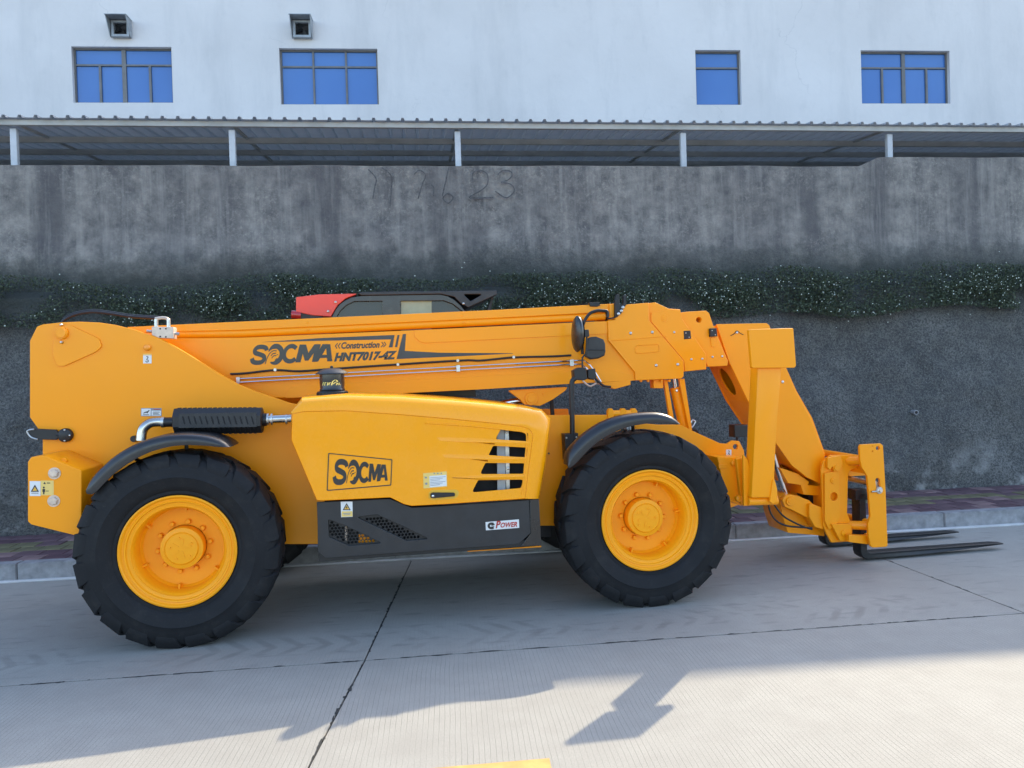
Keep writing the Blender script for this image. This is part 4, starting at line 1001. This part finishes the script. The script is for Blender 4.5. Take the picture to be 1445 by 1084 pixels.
# inner section and gooseneck
GN = [(1011, 457.5), (1082, 456), (1086, 459), (1088, 466), (1104, 505), (1109.5, 519.7), (1122, 549.5), (1144, 589.4), (1163, 639), (1166, 665), (1160, 684), (1139, 674), (1117, 656.7), (1096, 627), (1056, 567), (1028.5, 510)]
plate('gooseneck_cheek', GN, .93, .03, YEL, TH, r=.012, bevel=.005)
me = curve_mesh([rnd(loc2(M, GN, .93), .012)], .03, .004, Matrix.Translation((0, 1.39, 0))); smooth(me); link('gooseneck_cheek', me, YEL, TH)
me = curve_mesh([loc2(M, [(1000, 460), (1078, 459), (1095, 520), (1030, 506), (1000, 512)], .96)], .42, 0, Matrix.Translation((0, 1.17, 0))); link('inner_section', me, YEL, TH)
pl_ = [M.pt(x, y, .94) for x, y in ((1013, 462), (1029.5, 511), (1057, 566), (1097, 626), (1118, 656), (1140, 673.5))]
def web(p, q, holed):
    d = q-p; L = Vector((d.x, 0, d.z)).length; u = Vector((d.x, 0, d.z))/L; nrm = u.cross(Vector((0, 1, 0)))
    lp = [[(0, 0), (L, 0), (L, .45), (0, .45)]]
    if holed: lp.append([(L*.5+L*.36*math.cos(a*math.tau/20), .23+.10*math.sin(a*math.tau/20)) for a in range(20)])
    me = curve_mesh(lp, .014, 0)
    mt = Matrix(((u.x, nrm.x, 0, p.x), (u.y, nrm.y, 1, p.y), (u.z, nrm.z, 0, p.z), (0, 0, 0, 1)))
    me.transform(mt); link('gooseneck_web', me, YEL, TH)
web(pl_[0], pl_[1], False); web(pl_[1], pl_[2], True); web(pl_[2], pl_[3], False); web(pl_[3], pl_[4], False); web(pl_[4], pl_[5], True)
me = curve_mesh([loc2(M, [(1088, 470), (1125, 552), (1147, 590), (1165, 640), (1163, 680), (1160, 640), (1142, 592), (1120, 555), (1083, 475)], .95)], .42, 0, Matrix.Translation((0, 1.17, 0))); link('gooseneck_web', me, YEL, TH)
disc('cheek_bolt', 1104.5, 539, .015, .926, .01, STEEL, TH, 14, .006)
ptube('rope_hook', [(1031, 474), (1036, 471), (1040, 467), (1044, 470), (1049, 472.5)], .925, .003, BLK, TH, 4); disc('hook_pin', 1040, 469.5, .012, .922, .01, STEEL, TH, 10, .004)
# boom decals
cb = lambda q: crop(340, 470, 6.02, q)
logo('brand_lettering', [cb(q) for q in (((68, 274), (218, 266), (240, 98), (102, 100)), ((198, 274), (352, 268), (372, 96), (226, 98)), ((332, 260), (482, 254), (494, 94), (360, 96)), ((462, 250), (648, 244), (678, 95), (500, 99)), ((612, 243), (776, 240), (805, 94), (640, 96)))], .85, INK, boom)
text('boom_text', 'Construction', cb([(848, 136), (1172, 126), (1186, 70), (856, 78)]), .85, INK, boom, .035)
print_loops('boom_chevrons', [[cb(ribbon(c, 8))] for c in ([(822, 88), (802, 110), (816, 132)], [(846, 87), (826, 109), (840, 131)], [(1196, 78), (1212, 98), (1190, 120)], [(1216, 77), (1232, 97), (1210, 119)])], .85, INK, boom)
text('boom_model_text', 'HNT7017-4Z', cb([(790, 246), (1305, 226), (1328, 150), (812, 166)]), .85, INK, boom, .06)
print_loops('boom_stripes', [[cb([(165, 78), (700, 42), (1305, 17), (1288, 122), (1256, 122), (1275, 54), (1100, 58), (700, 66)])], [cb([(1330, 17), (1347, 17), (1328, 120), (1308, 120)])],
    [cb([(1376, 10), (1402, 8), (1392, 152), (1445, 155), (1445+250, 168), (2310, 172), (2310, 175), (1700, 205), (1445, 216), (1322, 222)])]], .85, INKG, boom)
# boom pipes, cable
for z0 in (0, 5):
    ptube('hydraulic_pipe', [(334, 535+z0), (700, 514.7+z0), (804, 509.5+z0), (824, 508.5+z0), (832, 515+z0*.6), (839, 524), (848, 539)] if not z0 else [(334, 540), (700, 519.8), (804, 514.5), (820, 514), (828, 520), (836, 532), (843, 541)], .815, .007, CHR, TH)
for x, y in ((335.5, 537), (646.5, 520), (807, 512)): plate('pipe_clamp', [(x-2.6, y-4.5), (x+2.6, y-4.8), (x+2.8, y+4.5), (x-2.4, y+4.8)], .80, .045, STEEL, TH, bevel=.002)
ptube('electric_cable', [(325, 528), (345, 527), (388, 522.5), (420, 524), (452, 522), (515, 517.5), (561, 514.5), (614, 511), (660, 508.5), (680, 508.8), (725, 504.5), (780, 503), (806, 501.5)], .83, .009, BLK, TH, 5)
for x, y in ((388, 522), (561.5, 514.5), (646, 509), (725, 504)): disc('cable_clip', x, y, .013, .818, .03, STEEL, TH, 10)
plate('cylinder_mount', [(716, 551), (802, 546), (797, 552), (780, 564), (762, 573), (740, 571), (733, 563)], .90, .05, YEL, TH, r=.012, bevel=.004)
disc('mount_pin', 750, 563, .058, .885, .03, YEL, TH, 24); disc('mount_pin_cap', 750, 563, .036, .88, .02, YEL, TH, 24); disc('mount_pin_cap', 768, 556, .014, .89, .02, YEL, TH, 16)
ptube('cylinder_rod', [(600, 592), (738, 564)], 1.0, .028, CHR, TH, 0, 18); ptube('lift_cylinder', [(560, 600), (690, 574)], 1.0, .055, YEL, TH, 0, 20)
# understructure below head
plate('head_wear_block', [(848, 540), (890, 537), (890, 543), (868, 549), (852, 545)], .84, .08, YEL, TH); plate('head_wear_block', [(922, 535), (936, 535), (936, 548), (923, 548)], .88, .1, YEL, TH)
for x in (905, 915, 934, 945): disc('wear_bolt', x, 537.5, .012, .85, .02, YEL, TH, 8)
plate('tilt_cylinder_guard', [(936.8, 536), (942, 536), (951, 590), (945.5, 590)], .90, .04, YEL, TH); plate('tilt_cylinder_guard', [(958.5, 535), (966, 534.5), (977, 607), (972.5, 607)], .90, .04, YEL, TH)
ptube('tilt_cylinder', [(952, 547), (967, 612)], .98, .045, YEL, TH, 0, 20); ptube('tilt_rod', [(950.5, 532), (953, 549)], .98, .018, CHR, TH, 0, 14)
disc('cylinder_port', 955.5, 551.5, .014, .93, .02, CHR, TH, 12, .004); ptube('hose_loop', [(975, 604), (979, 600), (981, 595), (977, 593), (975, 597)], .93, .008, STEEL, TH, 4)
ptube('hose_loop', [(974, 606), (982, 607), (985, 611)], .93, .012, BLK, TH, 3)
plate('boom_gas_strut', [(775, 550), (780, 550), (783, 590), (778, 590)], 1.55, .03, BLK, TH)

# ---- mirror, its post, switches
mir = empty('mirror'); mir.parent = TH
ptube('mirror_post', [(808, 655), (807.5, 600), (807, 560), (807, 541), (809.5, 535.5), (816, 531)], .44, .021, BLK, mir, 4, 14)
plate('post_foot', [(797, 613), (816, 611.5), (817, 640), (812, 650), (799, 650)], .42, .12, BLK, mir, bevel=.004)
for a, b in ((799.5, 618), (813.5, 617), (800, 641)): disc('foot_bolt', a, b, .008, .415, .006, STEEL, mir, 8)
plate('post_clamp', [(810, 523), (818, 518.5), (827, 519), (829, 535), (824, 537), (811, 536)], .42, .10, BLK, mir, r=.006, bevel=.005)
plate('post_clamp', [(830, 522), (840, 520), (842, 532), (838, 536), (830, 534)], .44, .12, BLK, mir, r=.006, bevel=.005)
ptube('mirror_rod', [(822, 520, .6), (822, 505, .6), (827, 498, .6), (828, 475, .6), (827, 466, .6)], .6, .008, BLK, mir, 3)
plate('rod_joint', [(823.5, 465.5), (831, 465), (832, 475), (824, 476)], .575, .05, BLK, mir, r=.006)
q0 = M.pt(817, 471.5, .60)
bm = bmesh.new()
prof = [(0, .012), (.11, .01), (.155, -.002), (.163, -.018), (.150, -.03), (.08, -.045), (0, -.05)]
lathe_bm(bm, prof, 0, 0, 32)
for v in bm.verts: v.co = Vector((v.co.x*.52, v.co.y, v.co.z*.95))
mo_ = done('mirror_head', bm, BLKG, mir); mo_.location = q0; mo_.rotation_euler = (0, R(3), R(-74))
bm = bmesh.new(); lathe_bm(bm, [(0, .0135), (.148, .0115)], 0, 0, 32)
for v in bm.verts: v.co = Vector((v.co.x*.52, v.co.y, v.co.z*.95))
done('mirror_glass', bm, CHR, mo_)
plate('second_mirror', [(829, 478), (834, 475.5), (842, 475), (852, 479), (854.5, 485), (855, 496), (853.5, 502), (845, 506), (834, 507.5), (827, 504)], .70, .05, CHAR, mir, r=.012, bevel=.012)
ptube('second_mirror_seam', [(828, 494), (853, 494)], .698, .003, BLK, mir)
ptube('hose', [(822, 500), (821, 470), (824, 455), (832, 443), (842, 438.7), (850, 438.5), (857, 440), (857.5, 448)], .80, .014, BLK, TH, 6)
ptube('hose', [(857, 450), (866, 448.5), (873, 444.5), (878, 439)], .82, .007, BLK, TH, 5)
plate('rail_sensor', [(831, 427), (846, 426.5), (847, 431), (843, 432.8), (833, 432.5)], .87, .05, BLK, TH, r=.004)
plate('head_lamp_bracket', [(868, 448), (868, 424), (870.5, 415), (874, 415), (875, 430), (880, 430), (880, 418), (883.5, 416), (884, 430), (880, 436), (872, 446)], .82, .04, BLK, TH, r=.004)
for a, b in ((873, 443), (877, 439), (879, 434)): disc('bracket_fitting', a, b, .016, .81, .02, STEEL, TH, 10, .008)
ptube('hose', [(838, 532), (846, 540), (853, 545), (862, 546)], .80, .010, BLK, TH, 4); ptube('hose', [(822, 537), (832, 545), (842, 541), (850, 543)], .82, .008, ZINC, TH, 4)

# ---- cab on the far side
YCB = 1.55
cabb = empty('cab'); cabb.parent = TH
arch = [(467.5, 449), (473, 438), (480, 429), (487, 424), (495, 420), (510.7, 417.3), (621.5, 415.5), (632, 418), (641, 423), (650, 431), (657, 440)]
cabp = arch+[(672, 560), (460, 560)]
win1 = [(476, 446), (481, 438), (488.6, 431), (499.7, 425.5), (539.5, 425), (539.5, 530), (476, 530)]
win2 = [(565, 425), (626, 424.4), (639, 429), (653, 440), (662, 530), (565, 530)]
plate('cab_side_frame', cabp, YCB, .06, BLKG, cabb, holes=[win1, win2], bevel=.004)
me = curve_mesh([rnd(loc2(M, cabp, YCB), .02), loc2(M, [(480, 440), (640, 440), (650, 530), (478, 530)], YCB)], .06, .004, Matrix.Translation((0, 2.36, 0))); smooth(me); link('cab_side_frame', me, BLKG, cabb)
plate('cab_glass', win1, YCB+.03, .008, CGL, cabb, bevel=0); plate('cab_glass', win2, YCB+.03, .008, CGL, cabb, bevel=0)
plate('sun_blind', [(566, 425), (609, 425), (609, 470), (566, 470)], YCB+.022, .004, BLIND, cabb, bevel=0)
me = curve_mesh([loc2(M, [(474, 460), (660, 460), (668, 556), (464, 556)], YCB)], .7, 0, Matrix.Translation((0, YCB+.44, 0))); link('cab_body', me, BLK, cabb)
rf = plate('cab_roof_guard', [(505, 414.3), (509, 412.4), (555, 411.6), (701, 410), (701.5, 415.5), (661, 434), (650, 428), (641, 419), (622, 415), (510, 417)], YCB-.02, .86, CHAR, cabb, holes=[[(654, 415.5), (681, 415.3), (664, 425)]], bevel=.006)
plate('roof_stay', [(693, 419), (697, 418), (692, 440), (687, 440)], YCB+.1, .03, BLK, cabb)
plate('red_rear_cover', [(417.7, 419.5), (450, 415.5), (505.7, 414.4), (488, 421), (476, 431), (467, 447), (440, 445), (417.7, 440)], YCB-.01, .7, RED, cabb, r=.006, bevel=.006)
for a, b in ((473.5, 426.5), (463, 439.5), (654, 428.5)): disc('cover_bolt', a, b, .012, YCB-.02, .01, STEEL, cabb, 10, .005)
ptube('tail_lamp', [(411.5, 444, YCB+.02), (425, 445, YCB+.02)], YCB, .04, REDL, cabb, 0, 16)
plate('lamp_bracket', [(424, 440), (455, 447), (455, 452), (424, 450)], YCB, .1, BLK, cabb)

# ---- carriage, coupler, forks
plate('coupler_body', [(1100, 702), (1108, 697), (1128, 700), (1160, 718), (1164, 757), (1147, 755), (1112, 752), (1104, 728)], 1.0, .36, YEL, TH, r=.01)
plate('tilt_link', [(1104, 706), (1109, 698.5), (1118, 698), (1142, 706), (1152, 716), (1141, 732), (1118, 720), (1108, 716)], .90, .05, YEL, TH, r=.02, bevel=.006)
disc('link_pin', 1115.5, 708, .040, .885, .02, YEL, TH, 20); disc('link_pin', 1115.5, 708, .018, .88, .02, YEL, TH, 12)
plate('lower_link', [(1142, 710), (1160, 716), (1164, 748), (1150, 744), (1142, 730)], .86, .12, YEL, TH, r=.02, bevel=.008)
for ya in (1.05,): ptube('tilt_rod', [(1092, 640), (1097, 660), (1109, 698)], ya, .026, CHR, TH, 0, 16)
plate('link_bar', [(1130, 684), (1160, 686), (1160, 700), (1134, 698)], .98, .3, YEL, TH); plate('link_bar', [(1100, 660), (1125, 668), (1142, 680), (1140, 686), (1112, 682)], .98, .3, YEL, TH)
plate('hose_shroud', [(1135, 684), (1156, 688), (1160, 714), (1144, 712)], 1.08, .2, BLK, TH)
for pts in ([(1083.5, 709), (1088, 725), (1097, 736), (1110, 742), (1128, 744), (1146, 745)], [(1091, 710), (1104, 727), (1120, 737), (1136, 744), (1146, 747)]): ptube('coupler_hose', pts, .88, .0085, BLK, TH, 5)
CB = [(1158.7, 664), (1161.7, 651.5), (1168, 647), (1172, 642.5), (1200, 642), (1206, 645.6), (1210, 648), (1210, 660), (1201, 663), (1197, 670), (1195.6, 725), (1199, 733), (1204, 740), (1202, 757), (1197, 764.5), (1173.5, 766), (1166, 752), (1161.7, 742), (1160, 690)]
plate('coupler_plate', CB, .84, .03, YEL, TH, holes=[circ(1177, 701, 5.2, 16, 6)], r=.012, bevel=.005)
me = curve_mesh([rnd(loc2(M, CB, .84), .012)], .03, .004, Matrix.Translation((0, 1.52, 0))); smooth(me); link('coupler_plate', me, YEL, TH)
plate('coupler_cheek', [(1164, 668), (1184, 664), (1186, 730), (1180, 742), (1170, 748), (1164, 735)], .815, .025, YEL, TH, holes=[circ(1177, 701, 5.2, 16, 6)], r=.012, bevel=.004)
plate('coupler_hook', [(1168, 646), (1186, 643), (1190, 655), (1184, 666), (1177, 665), (1175, 657), (1172, 664), (1168, 660)], .80, .04, YEL, TH, r=.012, bevel=.004)
disc('coupler_pin', 1181.5, 660, .028, .79, .02, YEL, TH, 16); disc('coupler_pin', 1176.5, 678.5, .028, .805, .02, YEL, TH, 20); disc('coupler_pin', 1176.5, 678.5, .012, .80, .02, YEL, TH, 12)
plate('coupler_foot', [(1173.5, 740), (1202, 739.5), (1202, 762), (1186, 764)], .79, .05, YEL, TH, r=.006, bevel=.004); disc('foot_pin', 1191, 752.4, .026, .78, .02, YEL, TH, 18)
me = curve_mesh([loc2(M, [(1164, 655), (1190, 650), (1186, 740), (1176, 752), (1166, 740)], .87)], .64, 0, Matrix.Translation((0, 1.19, 0))); link('coupler_core', me, YEL, TH)
# carriage side plates and bars
CR = [(1213.2, 631), (1215, 627.5), (1243, 626), (1246.3, 629), (1250, 693), (1252.8, 770.5), (1250, 772), (1232, 773), (1229, 771), (1226, 758), (1225, 740), (1228.5, 729), (1226.5, 700), (1224, 672), (1216.5, 660), (1214, 650)]
cslot = [(1235.5, 677), (1237.5, 674.5), (1240.5, 675), (1242, 678), (1243, 690), (1240, 692), (1237, 690)]
plate('carriage_side', CR, .66, .03, YEL, TH, holes=[circ(1239, 632.6, 2.9, 14), cslot, circ(1231, 630, .8, 8), circ(1231.3, 637, .9, 8)], r=.01, bevel=.004)
me = curve_mesh([rnd(loc2(M, CR, .66), .01)], .03, .004, Matrix.Translation((0, 1.75, 0))); smooth(me); link('carriage_side', me, YEL, TH)
def crossbar(name, x, y, hx, hz, y0, y1, mat):
    c = M.pt(x, y, .67); return box(name, c.x-hx, c.x+hx, y0, y1, c.z-hz, c.z+hz, mat, TH, .006)
def crossrod(name, x, y, r, y0, y1, mat):
    c = M.pt(x, y, .67); return tube(name, [(c.x, y0, c.z), (c.x, y1, c.z)], r, mat, TH, 20)
crossrod('fork_shaft', 1229, 650, .034, .69, 1.74, YEL); crossrod('fork_shaft', 1238, 684, .028, .69, 1.74, STEEL)
crossbar('carriage_bar', 1232, 665, .03, .035, .69, 1.74, YEL); crossrod('fork_shaft', 1235, 741, .036, .69, 1.74, YEL); crossbar('carriage_bar', 1238, 763, .03, .04, .69, 1.74, YEL)
ptube('carriage_arm', [(1196, 650.5, .86), (1218, 650, .74)], .85, .042, YEL, TH, 0, 18); ptube('carriage_arm', [(1197, 741, .86), (1228, 742, .74)], .85, .042, YEL, TH, 0, 18)
plate('carriage_stay', [(1197, 662), (1224, 661.5), (1225, 671), (1197, 672.5)], 1.05, .08, YEL, TH); plate('carriage_stay', [(1198, 755), (1228, 756), (1229, 769), (1198, 765)], .72, .06, YEL, TH)
hexbolt('carriage_bolt', 1241.5, 692, .022, .655, CHR, TH); disc('bolt_collar', 1241.5, 692, .034, .648, .012, STEEL, TH, 20)
ptube('bolt_pin', [(1230, 694), (1237, 693.5)], .65, .008, STEEL, TH)
# forks: shank and tapering blade, two of them
def fork(y0):
    c = M.pt(1215.5, 790, .82); zb = c.z; xh = c.x; wdt = .13
    tip = M.pt(1415, 771, .86).x
    P2 = [(xh-.0, zb+.62), (xh-.0, zb+.07), (xh+.012, zb+.03), (xh+.05, zb+.002), (xh+.12, zb-.0), (xh+.55, zb+.0), (xh+.80, zb+.006), (tip-.0, zb+.032), (tip, zb+.042), (tip-.1, zb+.050), (xh+.35, zb+.056), (xh+.10, zb+.056), (xh+.065, zb+.075), (xh+.062, zb+.62)]
    me = curve_mesh([rnd(P2, .01)], wdt, .004, Matrix.Translation((0, y0+wdt/2, 0))); 
    for v in me.vertices:
        t = max(0, min(1, (v.co.x-(tip-.35))/.35)); v.co.y = (y0+wdt/2)+(v.co.y-(y0+wdt/2))*(1-.45*t*t)
    smooth(me); f = link('fork', me, BLK, TH)
    hk = M.pt(1217, 684, .72); box('fork_hook', xh-.04, xh+.11, y0, y0+wdt, zb+.56, zb+.66, BLK, f, .01)
fork(.82); fork(1.40)
